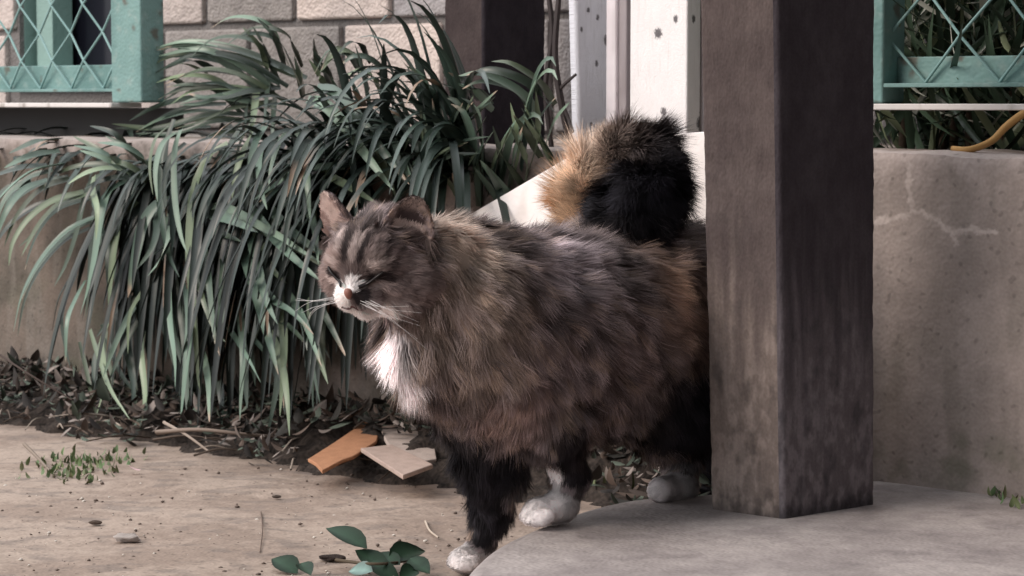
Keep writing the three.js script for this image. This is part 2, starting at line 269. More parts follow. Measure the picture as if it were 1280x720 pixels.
function fence(label, s0, s1, o, postS, pitch, yr) {
  const t = thing('chain_link_fence', label, 'fence', Wp((s0 + s1) / 2, 0.49, o));
  mesh('post', wallBox(postS[0], postS[1], 0.497, 1.5, o - 0.02, o + 0.03, 0.004), M.teal, t);
  mesh('bottom_rail', wallBox(s0, s1, yr[0], yr[1], o - 0.012, o - 0.002, 0.002), M.teal, t);
  mesh('rail_flange', wallBox(s0, s1, yr[0], yr[0] + 0.005, o - 0.001, o + 0.028, 0.001), M.teal, t);
  mesh('ledge', wallBox(s0 + 0.004, s1 + 0.01, 0.489, 0.4965, o - 0.02, o + 0.045, 0.0015), M.ledge, t);
  for (let s = postS[1] < 1 ? s0 + 0.12 : s0 + 0.36; s < s1; s += 0.55) mesh('ledge_foot', wallBox(s, s + 0.03, 0.40, 0.4885, o - 0.02, o + 0.01, 0.002), M.teal, t);
  const hp = pitch / 2, hv = pitch * 0.55;
  for (let k = 0, s = s0 + hp; s < s1; s += hp, k++) {
    const pts = [], w = 0.0035; for (let j = 0; ; j++) { const y = yr[0] + 0.006 + j * hv; if (y > 1.2) break; const sx = s + (j % 2 ? 1 : -1) * (k % 2 ? 1 : -1) * hp * 0.5; pts.push(Wp(sx + (k % 2 ? 0.0 : 0.0), y, o + 0.006 + (j % 2 ? w : -w))); }
    if (pts.length < 2) continue; const path = new THREE.CurvePath(); for (let j = 0; j < pts.length - 1; j++) path.add(new THREE.LineCurve3(pts[j], pts[j + 1]));
    const gs = []; for (let j = 0; j < pts.length - 1; j++) gs.push(new THREE.TubeGeometry(new THREE.LineCurve3(pts[j], pts[j + 1]), 1, 0.002, 6)); mesh('wire', mergeGeometries(gs), M.wire, t);
  }
  return t;
}
{
  const o = -0.16, at = (x) => onWall(x, 60, o).s;
  const lf = fence('green chain link fence panel at left in front of the dark window', at(-120), at(160), o, [at(156), at(194)], 0.085, [0.515, 0.56]);
  mesh('dark_gap_strip', wallBox(at(-120), at(200), 0.415, 0.4885, o - 0.05, o - 0.03, 0.002), mat({ color: new THREE.Color().setRGB(0.06, 0.056, 0.055), roughness: 0.8 }), lf);  // dark strip added to darken the gap under the ledge
  const o2 = -0.11, at2 = (x) => onWall(x, 60, o2).s;
  fence('green chain link fence panel right of the brown pillar with shrub behind', at2(1092), at2(1420), o2, [at2(1098), at2(1121)], 0.10, [0.516, 0.553]);
}

// ---------------------------------------------------------------- strap leaved plants
const vein = tex(64, 256, (u, v) => 0.5 + 0.35 * Math.sin(u * 70) + 0.2 * n2(u * 8, v * 40), false), leafMats = [0.34, 0.42, 0.52].map((r) => mat({ vertexColors: true, roughness: r, specularIntensity: 0.9, side: THREE.DoubleSide })), leafMat = leafMats[1];
function strapLeaf(R, p, dir, len, width, droop, col, opt = {}) {
  const N = 12, pts = [p.clone()], d = dir.clone().normalize(), st = len / N, q = p.clone(), sway = (R() - 0.5) * 0.5;
  const sd = V(-d.z, 0, d.x).normalize();
  for (let i = 0; i < N; i++) {
    const t = i / N; d.y -= droop * st * (0.6 + 2.2 * t) * (0.35 + Math.hypot(d.x, d.z)); d.addScaledVector(sd, sway * st); d.normalize(); q.addScaledVector(d, st);
    const o = q.clone().sub(A0).dot(NX); if (q.y < WT + 0.004 && o < 0.014 && o > -0.12) q.addScaledVector(NX, 0.014 - o); else if (o <= -0.12 && q.y < 0.42) q.y = 0.422; if (q.y < 0.012) q.y = 0.012 + 0.004 * R();
    pts.push(q.clone());
  }
  const pos = [], nor = [], colr = [], idx = [], brown = R() < (opt.brown ?? 0.25) ? 0.82 - 0.3 * R() : 2, tw = (R() - 0.5) * 1.2, pale = (0.8 + 0.5 * R()) * (opt.dim ?? 1);
  for (let i = 0; i <= N; i++) {
    const t = i / N, T = pts[Math.min(N, i + 1)].clone().sub(pts[Math.max(0, i - 1)]).normalize();
    let S = V(-T.z, 0, T.x); if (S.lengthSq() < 1e-3) S = sd.clone(); S.normalize(); S.lerp(sd, 0.5).addScaledVector(T, -S.dot(T)).normalize(); S.applyAxisAngle(T, tw * t);
    const U = S.clone().cross(T).normalize(); if (U.y < 0 && Math.abs(U.y) > 0.3) U.negate();
    const w = width * (t < 0.15 ? 0.65 + 0.35 * t / 0.15 : 1) * Math.pow(Math.max(0, 1 - Math.pow(t, 3.2)), 0.75) * 0.5 + 0.0003, f = w * 0.35;
    for (const k of [-1, 0, 1]) {
      const v = pts[i].clone().addScaledVector(S, k * w).addScaledVector(U, k ? f : 0); pos.push(v.x, v.y, v.z);
      const n = U.clone().addScaledVector(S, -k * 0.35).normalize(); nor.push(n.x, n.y, n.z);
      let c = col.map((x) => x * pale * (k ? 1 : 1.25) * (0.75 + 0.35 * t)); c = mixc(c, [0.24, 0.165, 0.115], sstep(brown, brown + 0.1, t)); colr.push(...c);
    }
    if (i < N) for (const k of [0, 1]) { const a = i * 3 + k, b = a + 1, e = a + 3, h = e + 1; idx.push(a, b, e, b, h, e); }
  }
  const g = new THREE.BufferGeometry(); g.setAttribute('position', new THREE.Float32BufferAttribute(pos, 3)); g.setAttribute('normal', new THREE.Float32BufferAttribute(nor, 3)); g.setAttribute('color', new THREE.Float32BufferAttribute(colr, 3)); g.setIndex(idx); return g;
}
function plant(seed, label, tufts, nParts) {
  const R = rng(seed), base = tufts[0], c = onWall(base.px, 185, base.o).p.setY(0.41), t = thing('strap_leaved_plant', label, 'plant', c);
  const all = HERO[seed].map((h) => [9, heroLeaf(R, h, seed)]);
  for (let v = 0; v < (seed === 21 ? 2 : 3); v++) for (const h of HERO[seed]) {          // neighbours of those leaves, deeper in the clump, colour dimmed to paint inner shade
    const j = [h[0] * lerp(0.75, 1.05, R())], cx = h[1], cy = h[2], dx = (R() - 0.5) * 46, dy = (R() - 0.5) * 40, k = lerp(0.75, 1.15, R()), a = (R() - 0.5) * 0.5;
    for (let i = 1; i < h.length; i += 2) { const x = (h[i] - cx) * k, y = (h[i + 1] - cy) * k, b = a * i / h.length; j.push(cx + dx + x * Math.cos(b) - y * Math.sin(b), cy + dy + x * Math.sin(b) + y * Math.cos(b)); }
    if (seed === 22 && Math.max(...j.filter((_, q) => q % 2)) > 705) continue;
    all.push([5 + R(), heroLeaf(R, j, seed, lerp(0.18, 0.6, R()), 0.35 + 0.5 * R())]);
  }
  for (const f of tufts) {
    const root = onWall(f.px, 185, f.o);
    for (let i = 0; i < f.n; i++) {
      const az = lerp(f.az[0], f.az[1], R()), el = lerp(f.el[0], f.el[1], R());           // az: 0 = out from the wall, + = right
      const p = Wp(root.s + (R() - 0.5) * f.w, 0.40, f.o + (R() - 0.5) * 0.06);
      const d = NX.clone().multiplyScalar(Math.cos(az)).addScaledVector(AX, Math.sin(az)).multiplyScalar(Math.cos(el)).add(V(0, Math.sin(el), 0));
      const len = lerp(f.len[0], f.len[1], R()), g = strapLeaf(R, p, d, len, lerp(0.009, 0.015, R()), f.droop * (0.8 + 0.5 * R()), R() < 0.5 ? [0.042, 0.066, 0.053] : R() < 0.5 ? [0.065, 0.095, 0.083] : [0.028, 0.046, 0.036], { brown: f.brown, dim: f.dim ?? 0.85 });  // dim darkens fill leaves in their colour, as shade inside the clump
      all.push([d.dot(NX) + 0.4 * len + R() * 0.2, g]);
    }
  }
  all.sort((a, b) => b[0] - a[0]);
  all.slice(0, nParts).forEach(([, g]) => mesh('leaf', g, leafMats[Math.floor(R() * 3)], t));
  const rest = all.slice(nParts).map((x) => x[1]);
  if (rest.length) { const m = mesh('leaves', mergeGeometries(rest), leafMat, t); m.userData.kind = 'stuff'; }
}
// leaves that stand out one by one: width in mm, then the line of the leaf from its root, seen against the wall
const HERO = {
  21: [[8, 194, 216, 178, 197, 156, 183, 122, 178], [8, 176, 222, 150, 203, 125, 190, 92, 182], [8, 165, 222, 135, 200, 100, 188], [10, 162, 215, 135, 211, 110, 216, 85, 230], [14, 160, 226, 137, 240, 128, 268, 120, 320, 110, 365, 100, 395], [9, 118, 220, 117, 240, 122, 262, 120, 300],
    [14, 172, 252, 150, 275, 145, 300, 140, 345, 136, 392], [14, 222, 248, 195, 258, 180, 280, 172, 310, 165, 345, 160, 372], [9, 220, 166, 203, 182, 195, 215, 197, 252], [10, 227, 162, 220, 185, 219, 235, 222, 270, 228, 300, 234, 316], [10, 203, 262, 213, 290, 205, 320, 185, 345], [10, 105, 240, 65, 252, 35, 275, 16, 305, 11, 332], [10, 112, 243, 75, 255, 50, 280, 35, 305, 27, 320], [10, 118, 272, 90, 285, 65, 308, 45, 335, 28, 370, 17, 415],
    [13, 285, 180, 262, 195, 247, 225, 240, 265, 238, 320, 244, 400, 250, 500], [13, 213, 295, 212, 340, 214, 400, 220, 455, 219, 486], [10, 322, 162, 305, 190, 295, 220, 290, 248], [10, 332, 158, 318, 185, 308, 242], [11, 347, 172, 332, 180, 325, 205, 328, 240, 334, 262], [11, 362, 160, 350, 180, 340, 210, 336, 238], [12, 372, 166, 379, 172, 383, 210, 386, 240, 388, 278], [10, 440, 206, 400, 210, 370, 215, 340, 235, 314, 252], [10, 395, 214, 430, 230, 472, 255],
    [14, 385, 125, 405, 130, 430, 155, 455, 190, 492, 238], [10, 255, 262, 275, 258, 305, 270, 330, 285, 350, 295, 375, 312, 402, 328], [13, 260, 268, 290, 275, 322, 290], [12, 305, 250, 325, 275, 345, 300, 370, 325, 403, 353], [14, 298, 295, 312, 335, 325, 380, 338, 430, 348, 468], [12, 312, 285, 322, 330, 335, 380, 347, 405], [11, 253, 298, 260, 330, 265, 380, 270, 425, 275, 445], [11, 281, 296, 281, 330, 277, 390, 275, 432], [7, 281, 402, 300, 430, 315, 455, 326, 478], [9, 308, 338, 325, 355, 345, 378, 365, 390, 392, 418], [9, 352, 356, 380, 400, 402, 458], [12, 207, 338, 185, 360, 165, 390, 160, 442], [10, 192, 353, 165, 390, 145, 430, 129, 472], [6, 113, 412, 125, 450, 140, 490, 162, 524], [8, 108, 350, 95, 375, 85, 400, 82, 452], [12, 340, 330, 352, 380, 356, 440, 350, 520], [12, 232, 330, 238, 400, 232, 470, 226, 525], [12, 255, 440, 262, 480, 262, 530], [11, 330, 400, 352, 450, 360, 500, 362, 545], [11, 300, 380, 305, 440, 300, 525], [11, 190, 380, 178, 430, 182, 500, 175, 535], [10, 140, 395, 128, 430, 132, 480, 120, 522], [12, 398, 330, 390, 380, 395, 430, 410, 480], [10, 380, 250, 395, 290, 398, 330], [12, 60, 225, 30, 238, 10, 262, -6, 300], [12, 80, 205, 40, 215, 8, 240, -14, 268], [12, 75, 190, 40, 195, 5, 210]],
  22: [[10, 675, 147, 655, 120, 630, 103, 600, 92, 573, 95], [9, 617, 138, 595, 115, 573, 106], [12, 600, 258, 598, 210, 592, 170, 580, 140, 564, 130], [10, 552, 187, 560, 160, 572, 134], [13, 643, 224, 655, 165, 662, 125, 675, 97, 690, 88, 697, 100], [10, 582, 152, 600, 135, 622, 113], [10, 645, 258, 620, 225, 600, 200], [11, 490, 218, 495, 200, 506, 174], [9, 554, 152, 540, 110, 519, 85], [10, 556, 252, 540, 190, 529, 140], [10, 597, 212, 605, 185, 617, 164], [9, 692, 202, 670, 160, 655, 130], [11, 640, 232, 650, 180, 638, 128], [10, 520, 260, 530, 220, 555, 190, 585, 178], [10, 500, 240, 512, 210, 530, 195], [9, 575, 260, 572, 225, 560, 200], [11, 615, 240, 625, 190, 645, 150], [10, 470, 165, 490, 185, 520, 235], [12, 455, 150, 480, 165, 505, 205, 520, 240], [9, 680, 190, 695, 150, 712, 128]],
  23: [[8, 362, 82, 353, 60, 340, 36, 322, 25, 290, 22, 262, 36], [9, 338, 98, 330, 70, 318, 50, 303, 34], [9, 368, 92, 320, 70, 270, 55, 230, 52, 200, 58], [9, 345, 112, 300, 80, 255, 62, 198, 70], [11, 330, 116, 280, 110, 240, 115, 213, 131], [12, 335, 112, 290, 118, 250, 130, 224, 131], [10, 322, 108, 318, 140, 312, 178], [9, 258, 92, 225, 80, 198, 90], [9, 378, 112, 373, 88, 368, 70], [9, 412, 117, 400, 95, 386, 74], [9, 460, 98, 445, 70, 425, 64, 400, 90], [9, 280, 140, 240, 140, 200, 150, 170, 165], [9, 300, 150, 250, 148, 200, 160, 140, 155], [9, 320, 140, 270, 100, 230, 95, 190, 105], [9, 480, 130, 470, 100, 450, 88, 430, 96]],
};
function heroLeaf(R, [mm, ...xy], plantNo, dim = 1, deep = 1) {
  const pts = [], n = xy.length / 2, o0 = plantNo === 23 ? -0.24 : plantNo === 22 ? 0.0 : 0.05, o1 = plantNo === 23 ? -0.16 : plantNo === 22 ? 0.07 : 0.10 + 0.05 * R();
  for (let i = 0; i < n; i++) pts.push(onWall(xy[i * 2], xy[i * 2 + 1], lerp(o0, o1, Math.sin(Math.PI * 0.5 * i / (n - 1))) * (plantNo === 23 ? 1 : plantNo === 22 ? 1 : deep)).p);
  const cv = new THREE.CatmullRomCurve3(pts), N = 16, pos = [], nor = [], colr = [], idx = [], br = R() < 0.25 ? 0.84 + 0.1 * R() : 2, pale = (1.25 + 0.9 * R()) * dim, base = [[0.075, 0.107, 0.079], [0.062, 0.095, 0.072], [0.085, 0.11, 0.068]][Math.floor(R() * 3)], face = NX.clone().multiplyScalar(0.7 + 0.5 * R()).add(V(0, 0.5 + 0.5 * R(), 0)).addScaledVector(AX, (R() - 0.5) * 1.0), tw = (R() - 0.5) * 0.9;  // pale lifts the leaf colour to imitate highlights
  for (let i = 0; i <= N; i++) {
    const t = i / N, T = cv.getTangentAt(t), U = face.clone().addScaledVector(T, -face.dot(T)).normalize().applyAxisAngle(T, tw * t), S = T.clone().cross(U), p = cv.getPointAt(t);
    const w = mm * 0.00062 * (0.7 + 0.3 * sstep(0, 0.25, t)) * Math.pow(Math.max(0, 1 - Math.pow(t, 3)), 0.75) + 0.0003;
    for (const k of [-1, 0, 1]) { const v = p.clone().addScaledVector(S, k * w).addScaledVector(U, k ? w * 0.35 : 0); pos.push(v.x, v.y, v.z); const m = U.clone().addScaledVector(S, -k * 0.35).normalize(); nor.push(m.x, m.y, m.z); colr.push(...mixc(base.map((x) => x * pale * (k ? 1 : 1.2) * (0.8 + 0.3 * t)), [0.36, 0.27, 0.2], sstep(br, br + 0.08, t))); }
    if (i < N) for (const k of [0, 1]) { const a = i * 3 + k; idx.push(a, a + 1, a + 3, a + 1, a + 4, a + 3); }
  }
  const g = new THREE.BufferGeometry(); g.setAttribute('position', new THREE.Float32BufferAttribute(pos, 3)); g.setAttribute('normal', new THREE.Float32BufferAttribute(nor, 3)); g.setAttribute('color', new THREE.Float32BufferAttribute(colr, 3)); g.setIndex(idx); return g;
}
plant(21, 'large clump of dark green strap leaves hanging over the wall at left', [
  { px: 300, o: 0.012, w: 0.52, n: 230, az: [-1.4, 1.4], el: [-1.5, -0.7], len: [0.2, 0.39], droop: 3, brown: 0.07, dim: 0.24 },  // skirt leaves coloured very dark, painting the shade behind the clump
  { px: 250, o: 0.01, w: 0.30, n: 80, az: [-1.2, 1.2], el: [-0.6, 0.5], len: [0.06, 0.16], droop: 9, brown: 0.07, dim: 0.4 },
  { px: 420, o: -0.03, w: 0.2, n: 40, az: [-1.3, 1.0], el: [0.2, 1.1], len: [0.12, 0.26], droop: 5, brown: 0.06, dim: 0.4 },
], 280);
plant(22, 'upright clump of green strap leaves behind the cat below the far pillar', [
  { px: 560, o: -0.06, w: 0.22, n: 60, az: [-1.6, 1.2], el: [0.5, 1.45], len: [0.15, 0.32], droop: 5, brown: 0.05, dim: 0.5 },
  { px: 630, o: -0.08, w: 0.1, n: 40, az: [-1.6, 0.4], el: [0.7, 1.45], len: [0.14, 0.28], droop: 5, brown: 0.05, dim: 0.75 },
  { px: 510, o: -0.01, w: 0.3, n: 70, az: [-1.4, 1.0], el: [0.0, 1.2], len: [0.15, 0.34], droop: 6, brown: 0.1, dim: 0.5 },
], 200);
plant(23, 'loose clump of strap leaves farthest back against the block wall', [
  { px: 330, o: -0.25, w: 0.25, n: 50, az: [-2.2, -0.6], el: [0.0, 0.7], len: [0.14, 0.3], droop: 4, brown: 0.1, dim: 0.45 },
  { px: 100, o: -0.24, w: 0.34, n: 80, az: [-1.6, 1.6], el: [0.0, 0.7], len: [0.1, 0.22], droop: 5, brown: 0.06, dim: 0.45 },
  { px: 300, o: -0.2, w: 0.5, n: 70, az: [-1.6, 0.8], el: [-0.2, 0.5], len: [0.1, 0.19], droop: 5, brown: 0.1, dim: 0.6 },
  { px: 440, o: -0.26, w: 0.22, n: 40, az: [-2.0, 1.6], el: [0.2, 0.9], len: [0.14, 0.28], droop: 5, brown: 0.1, dim: 0.8 },
], 125);

// ---------------------------------------------------------------- broad leaves: shrubs and litter
function ovalLeaf(R, len, wid, fold = 0.25, curl = 0.5) {
  const n = 6, pos = [], idx = []; for (let i = 0; i <= n; i++) { const t = i / n, w = wid * Math.pow(Math.sin(Math.PI * Math.pow(t, 0.8)), 0.9) * 0.5 + 0.0002, y = len * (t - 0.0), z = -curl * len * t * t * 0.5; pos.push(-w, y, z + w * fold, 0, y, z, w, y, z + w * fold); if (i < n) for (const k of [0, 1]) { const a = i * 3 + k; idx.push(a, a + 1, a + 3, a + 1, a + 4, a + 3); } }
  const g = new THREE.BufferGeometry(); g.setAttribute('position', new THREE.Float32BufferAttribute(pos, 3)); g.setIndex(idx); g.computeVertexNormals(); return g;
}
const paint = (g, c) => { const a = new Float32Array(g.attributes.position.count * 3); for (let i = 0; i < a.length; i += 3) a.set(c, i); g.setAttribute('color', new THREE.BufferAttribute(a, 3)); return g; };
const place = (g, p, rx, ry, rz) => { g.applyMatrix4(new THREE.Matrix4().compose(p, new THREE.Quaternion().setFromEuler(new THREE.Euler(rx, ry, rz, 'YXZ')), V(1, 1, 1))); return g; };
{
  const R = rng(31), o = -0.35, s0 = onWall(1040, 60, o).s, s1 = onWall(1400, 60, o).s, gl = [], c = Wp((s0 + s1) / 2, 0.41, o), t = thing('shrub', 'narrow leaved dark green shrub with pale blades behind the fence at right', 'shrub', c);
  for (let i = 0; i < 1300; i++) { const l = lerp(0.08, 0.2, R()); gl.push(paint(place(ovalLeaf(R, l, lerp(0.007, 0.013, R()), 0.3, lerp(0.3, 1.6, R())), Wp(lerp(s0, s1, R()), lerp(0.40, 0.8, R()), o + (R() - 0.5) * 0.34), R() * 2.2 - 0.3, R() * 6.28, (R() - 0.5) * 2), R() < 0.25 ? [0.2, 0.23, 0.14] : R() < 0.2 ? [0.55, 0.55, 0.48] : [0.045, 0.07, 0.045])); }
  const m = mesh('foliage', mergeGeometries(gl), mat({ vertexColors: true, roughness: 0.25, side: THREE.DoubleSide }), t); m.userData.kind = 'stuff';
  for (let i = 0; i < 9; i++) { const s = lerp(s0, s1, R()); mesh('stem', tubeGeo([Wp(s, 0.4, o), Wp(s + 0.04 * (R() - 0.5), 0.6, o + 0.06 * (R() - 0.5)), Wp(s + 0.2 * (R() - 0.5), 0.95, o + 0.1 * (R() - 0.5))], 0.006, 0.003), mat({ color: new THREE.Color().setRGB(0.1, 0.07, 0.05) }), t); }
  const q = (x, y, oo) => onWall(x, y, oo).p;
  tag(mesh('bare_root', tubeGeo([q(1190, 186, -0.03), q(1212, 187, -0.03), q(1240, 176, -0.05), q(1258, 158, -0.06), q(1285, 138, -0.07), q(1330, 110, -0.08)], 0.0035, 0.0055, 30, 8), mat({ color: new THREE.Color().setRGB(0.42, 0.24, 0.09), roughness: 0.7 })), 'orange brown bare root lying on the wall top under the right fence', 'root');
  const back = thing('dark_backdrop', 'plain dark backdrop far behind the right fence', 'wall', Wp(1.9, 0.4, -0.9)); mesh('backdrop_sheet', wallBox(1.0, 3.2, 0.3, 2.0, -0.98, -0.9), mat({ color: new THREE.Color().setRGB(0.03, 0.03, 0.03) }), back);  // plain dark sheet added as a backdrop behind the shrub
  // climber between the far pillar and the round post
  const v = thing('climbing_vine', 'dark bare vine stem with small twigs beside the round post', 'vine', q(700, 180, -0.12)); const vm = mat({ color: new THREE.Color().setRGB(0.045, 0.036, 0.036) });
  mesh('stem', tubeGeo([P(716, 190, 3.1), P(702, 130, 3.1), P(694, 70, 3.1), P(700, -20, 3.1)], 0.006, 0.004, 20), vm, v); mesh('stem', tubeGeo([P(690, 190, 3.12), P(682, 110, 3.12), P(690, 40, 3.12), P(684, -20, 3.12)], 0.004, 0.004, 20), vm, v);
  mesh('twig', tubeGeo([P(699, 112, 3.1), P(708, 103, 3.09), P(720, 93, 3.08)], 0.003, 0.002, 8), vm, v); mesh('twig', tubeGeo([P(702, 128, 3.1), P(711, 150, 3.09), P(716, 165, 3.07)], 0.003, 0.002, 8), vm, v);
}
// leaf litter and debris at the foot of the wall
{
  { const g = new THREE.PlaneGeometry(2.5, 0.24, 300, 24), q = g.attributes.position, u = g.attributes.uv; g.rotateX(-Math.PI / 2); for (let i = 0; i < q.count; i++) { const s = q.getX(i) + 0.22, o = q.getZ(i) + 0.12, e = o / (0.15 + 0.06 * fbm(s * 5, 2, 3) - (s > 1.25 ? 0.04 : 0)); q.setXYZ(i, s, Math.max(-0.02, 0.05 * (1 - e) * (1 + 0.5 * n2(s * 9, o * 9)) + 0.012 * fbm(s * 40, o * 40, 3) * (e < 1.1 ? 1 : 0)) - (e > 1 ? 0.02 * (e - 1) * 4 : 0), o); u.setXY(i, s * 3, o * 3); } g.applyMatrix4(wallBasis); g.translate(A0.x, 0, A0.z); g.computeVertexNormals();
    const m = mesh('dirt_bank', g, mat({ map: tex(256, 256, (a, b) => { const k = 0.7 + 0.6 * fbm(a * 10, b * 10, 4) + 0.4 * n2(a * 50, b * 50); return [0.05 * k, 0.038 * k, 0.032 * k]; }), roughness: 1 })); m.userData = { kind: 'structure', label: 'dark crumbly soil bank along the foot of the wall', category: 'soil' }; }
  const R = rng(41), gl = [], cols = [[0.06, 0.045, 0.038], [0.11, 0.08, 0.065], [0.04, 0.05, 0.038], [0.24, 0.2, 0.18], [0.03, 0.025, 0.023], [0.03, 0.028, 0.025], [0.1, 0.12, 0.095]];
  for (let i = 0; i < 3600; i++) { const s = lerp(-0.5, 2.1, R()), out = Math.pow(R(), 1.7) * (0.12 + 0.13 * Math.max(0, fbm(s * 4, 3, 2) + 0.35)), l = lerp(0.010, 0.05, R() * R()); if (s > 1.5) continue; if (s > 0.78 && s < 1.3 && out > 0.05) continue; const p = Wp(s, 0.006 + 0.055 * Math.max(0, 1 - out / 0.17) + 0.02 * R(), 0.01 + out); gl.push(paint(place(ovalLeaf(R, l, l * lerp(0.25, 0.6, R()), 0.5, lerp(-0.8, 0.8, R())), p, 1.2 + 0.7 * (R() - 0.5) * 2, R() * 6.28, (R() - 0.5)), cols[Math.floor(R() * cols.length)])); }
  tag(mesh('leaf_litter', mergeGeometries(gl), mat({ vertexColors: true, roughness: 0.8, side: THREE.DoubleSide })), 'dark dead leaf litter heaped along the foot of the wall', 'leaf litter', null, 'stuff');
  const tw = (label, pts, r, c) => tag(mesh('twig', tubeGeo(pts.map(([x, y, h]) => G(x, y, h)), r, r * 0.6, 16, 6), mat({ color: new THREE.Color().setRGB(...c), roughness: 0.9 })), label, 'twig');
  tw('long pale twig lying across the litter under the hanging leaves', [[195, 540, 0.03], [250, 537, 0.04], [300, 542, 0.035], [370, 548, 0.02]], 0.003, [0.22, 0.17, 0.14]);
  tw('short pale twig slanting down from the long twig in the litter', [[205, 528, 0.04], [235, 545, 0.03], [262, 565, 0.012]], 0.0026, [0.3, 0.24, 0.2]);
  tw('thin grey twig at far left end of the litter', [[30, 555, 0.02], [45, 570, 0.012], [62, 588, 0.006]], 0.0026, [0.2, 0.16, 0.13]);
  tw('dark twig sticking out of the left plant in front of the wall', [[-20, 430, 0.14], [40, 470, 0.11], [90, 500, 0.08]].map(([x, y, h]) => [x, y - 0, h]), 0.002, [0.05, 0.035, 0.03]);
  tw('curled straw piece on the bare ground left of the cat front leg', [[532, 652, 0.004], [538, 664, 0.004], [548, 672, 0.003]], 0.0018, [0.4, 0.33, 0.27]);
  tw('thin upright straw shadowing the bare ground', [[326, 640, 0.003], [328, 660, 0.003], [325, 690, 0.003]], 0.001, [0.15, 0.11, 0.09]);
  { const tg = []; for (let i = 0; i < 60; i++) { const s = lerp(-0.35, 1.0, R()), o = lerp(0.03, 0.2, R()), a = R() * 6.28, l = lerp(0.012, 0.06, R()), y = 0.012 + 0.05 * Math.max(0, 1 - o / 0.17), p = Wp(s, y, o), q = V(Math.cos(a), 0.15 * (R() - 0.3), Math.sin(a)); tg.push(paint(tubeGeo([p.clone().addScaledVector(q, -l), p.clone().add(V(0, 0.006, 0.006 * (R() - 0.5))), p.clone().addScaledVector(q, l)], lerp(0.001, 0.0022, R()), 0.0008, 8, 5), R() < 0.55 ? [0.28, 0.23, 0.19] : [0.1, 0.075, 0.06])); }
    tag(mesh('twig_litter', mergeGeometries(tg), mat({ vertexColors: true, roughness: 0.9 })), 'thin dry twigs strewn through the dead leaves at the foot of the wall', 'twigs', null, 'stuff'); }
  // cardboard, board pieces
  const slab = (name, label, cat, px, th, c, tilt) => { const pp = px.map(([x, y]) => G(x, y, 0.034)), cen = pp.reduce((a, b) => a.add(b), V(0, 0, 0)).multiplyScalar(1 / pp.length), sh = new THREE.Shape(); pp.forEach((q, i) => (i ? sh.lineTo(q.x - cen.x, -(q.z - cen.z)) : sh.moveTo(q.x - cen.x, -(q.z - cen.z)))); sh.closePath(); const g = new THREE.ExtrudeGeometry(sh, { depth: th, bevelEnabled: true, bevelSize: 0.001, bevelThickness: 0.001, bevelSegments: 1 }); g.rotateX(-Math.PI / 2); g.rotateX(tilt[0]); g.rotateZ(tilt[1]); g.translate(cen.x, cen.y, cen.z); const mp = tex(128, 128, (u, v) => { const k = 1 + 0.2 * fbm(u * 5, v * 5, 3) + 0.1 * n2(u * 40, v * 40); return c.map((x) => x * k); }); mp.repeat.set(6, 6); return tag(mesh(name, g, mat({ map: mp, roughness: 0.9 })), label, cat); };
  slab('cardboard_scrap', 'torn orange brown cardboard strip lying in front of the litter', 'cardboard', [[386, 572], [395, 576], [403, 583], [428, 573], [441, 570], [470, 556], [474, 545], [476, 535], [456, 538], [436, 548], [418, 557]], 0.003, [0.36, 0.175, 0.095], [0.05, 0.015]);
  slab('board_scrap', 'flat greyish beige board scrap in front of the orange cardboard', 'board', [[452, 566], [504, 596], [540, 584], [490, 562]], 0.004, [0.36, 0.27, 0.23], [0.02, 0]);
  slab('paper_scrap', 'crumpled pale beige scrap below the chest of the cat', 'paper', [[470, 540], [500, 572], [545, 566], [535, 530]], 0.004, [0.44, 0.36, 0.32], [0.1, -0.05]);
  const peb = (label, x, y, r, c, sx = 1.5) => { const g = new THREE.IcosahedronGeometry(r, 3), q = g.attributes.position; for (let i = 0; i < q.count; i++) { const k = 1 + 0.35 * n3(q.getX(i) * 90 + x, q.getY(i) * 90, q.getZ(i) * 90); q.setXYZ(i, q.getX(i) * k * sx, q.getY(i) * k * 0.55, q.getZ(i) * k); } g.computeVertexNormals(); const p = G(x, y, 0); g.translate(p.x, r * 0.4, p.z); return tag(mesh('pebble', g, mat({ color: new THREE.Color().setRGB(...c), roughness: 0.9, bumpMap: grain, bumpScale: 0.002 })), label, 'pebble'); };
  peb('small pale stone lying alone on the bare ground at left', 160, 676, 0.009, [0.62, 0.54, 0.5]);
  peb('tiny brown clod behind the pale stone', 120, 655, 0.005, [0.13, 0.09, 0.07]);
  peb('dark clod beside the leafy sprig', 415, 700, 0.007, [0.07, 0.05, 0.045], 2);
  peb('tiny brown clod in front of the litter near the middle', 345, 622, 0.004, [0.12, 0.09, 0.075]);
  { const g = place(ovalLeaf(R, 0.02, 0.011), G(176, 587, 0.006), 1.4, -1.1, 0); tag(mesh('petal', g, mat({ color: new THREE.Color().setRGB(0.75, 0.5, 0.52), side: THREE.DoubleSide })), 'fallen pale pink petal on the ground in front of the litter', 'petal'); }
  { const gr = []; for (let i = 0; i < 700; i++) { const r = lerp(0.0006, 0.003, R() ** 3), p = G(lerp(-60, 640, R()), lerp(585, 760, R())), g = new THREE.TetrahedronGeometry(r, 1); g.scale(1.3, 0.7, 1); g.rotateY(R() * 6); g.translate(p.x, r * 0.4, p.z); gr.push(paint(g.index ? g.toNonIndexed() : g, R() < 0.3 ? [0.5, 0.45, 0.4] : [0.12, 0.09, 0.075])); }
    tag(mesh('grit', mergeGeometries(gr), mat({ vertexColors: true })), 'scattered grit and crumbs over the tan ground', 'grit', null, 'stuff'); }
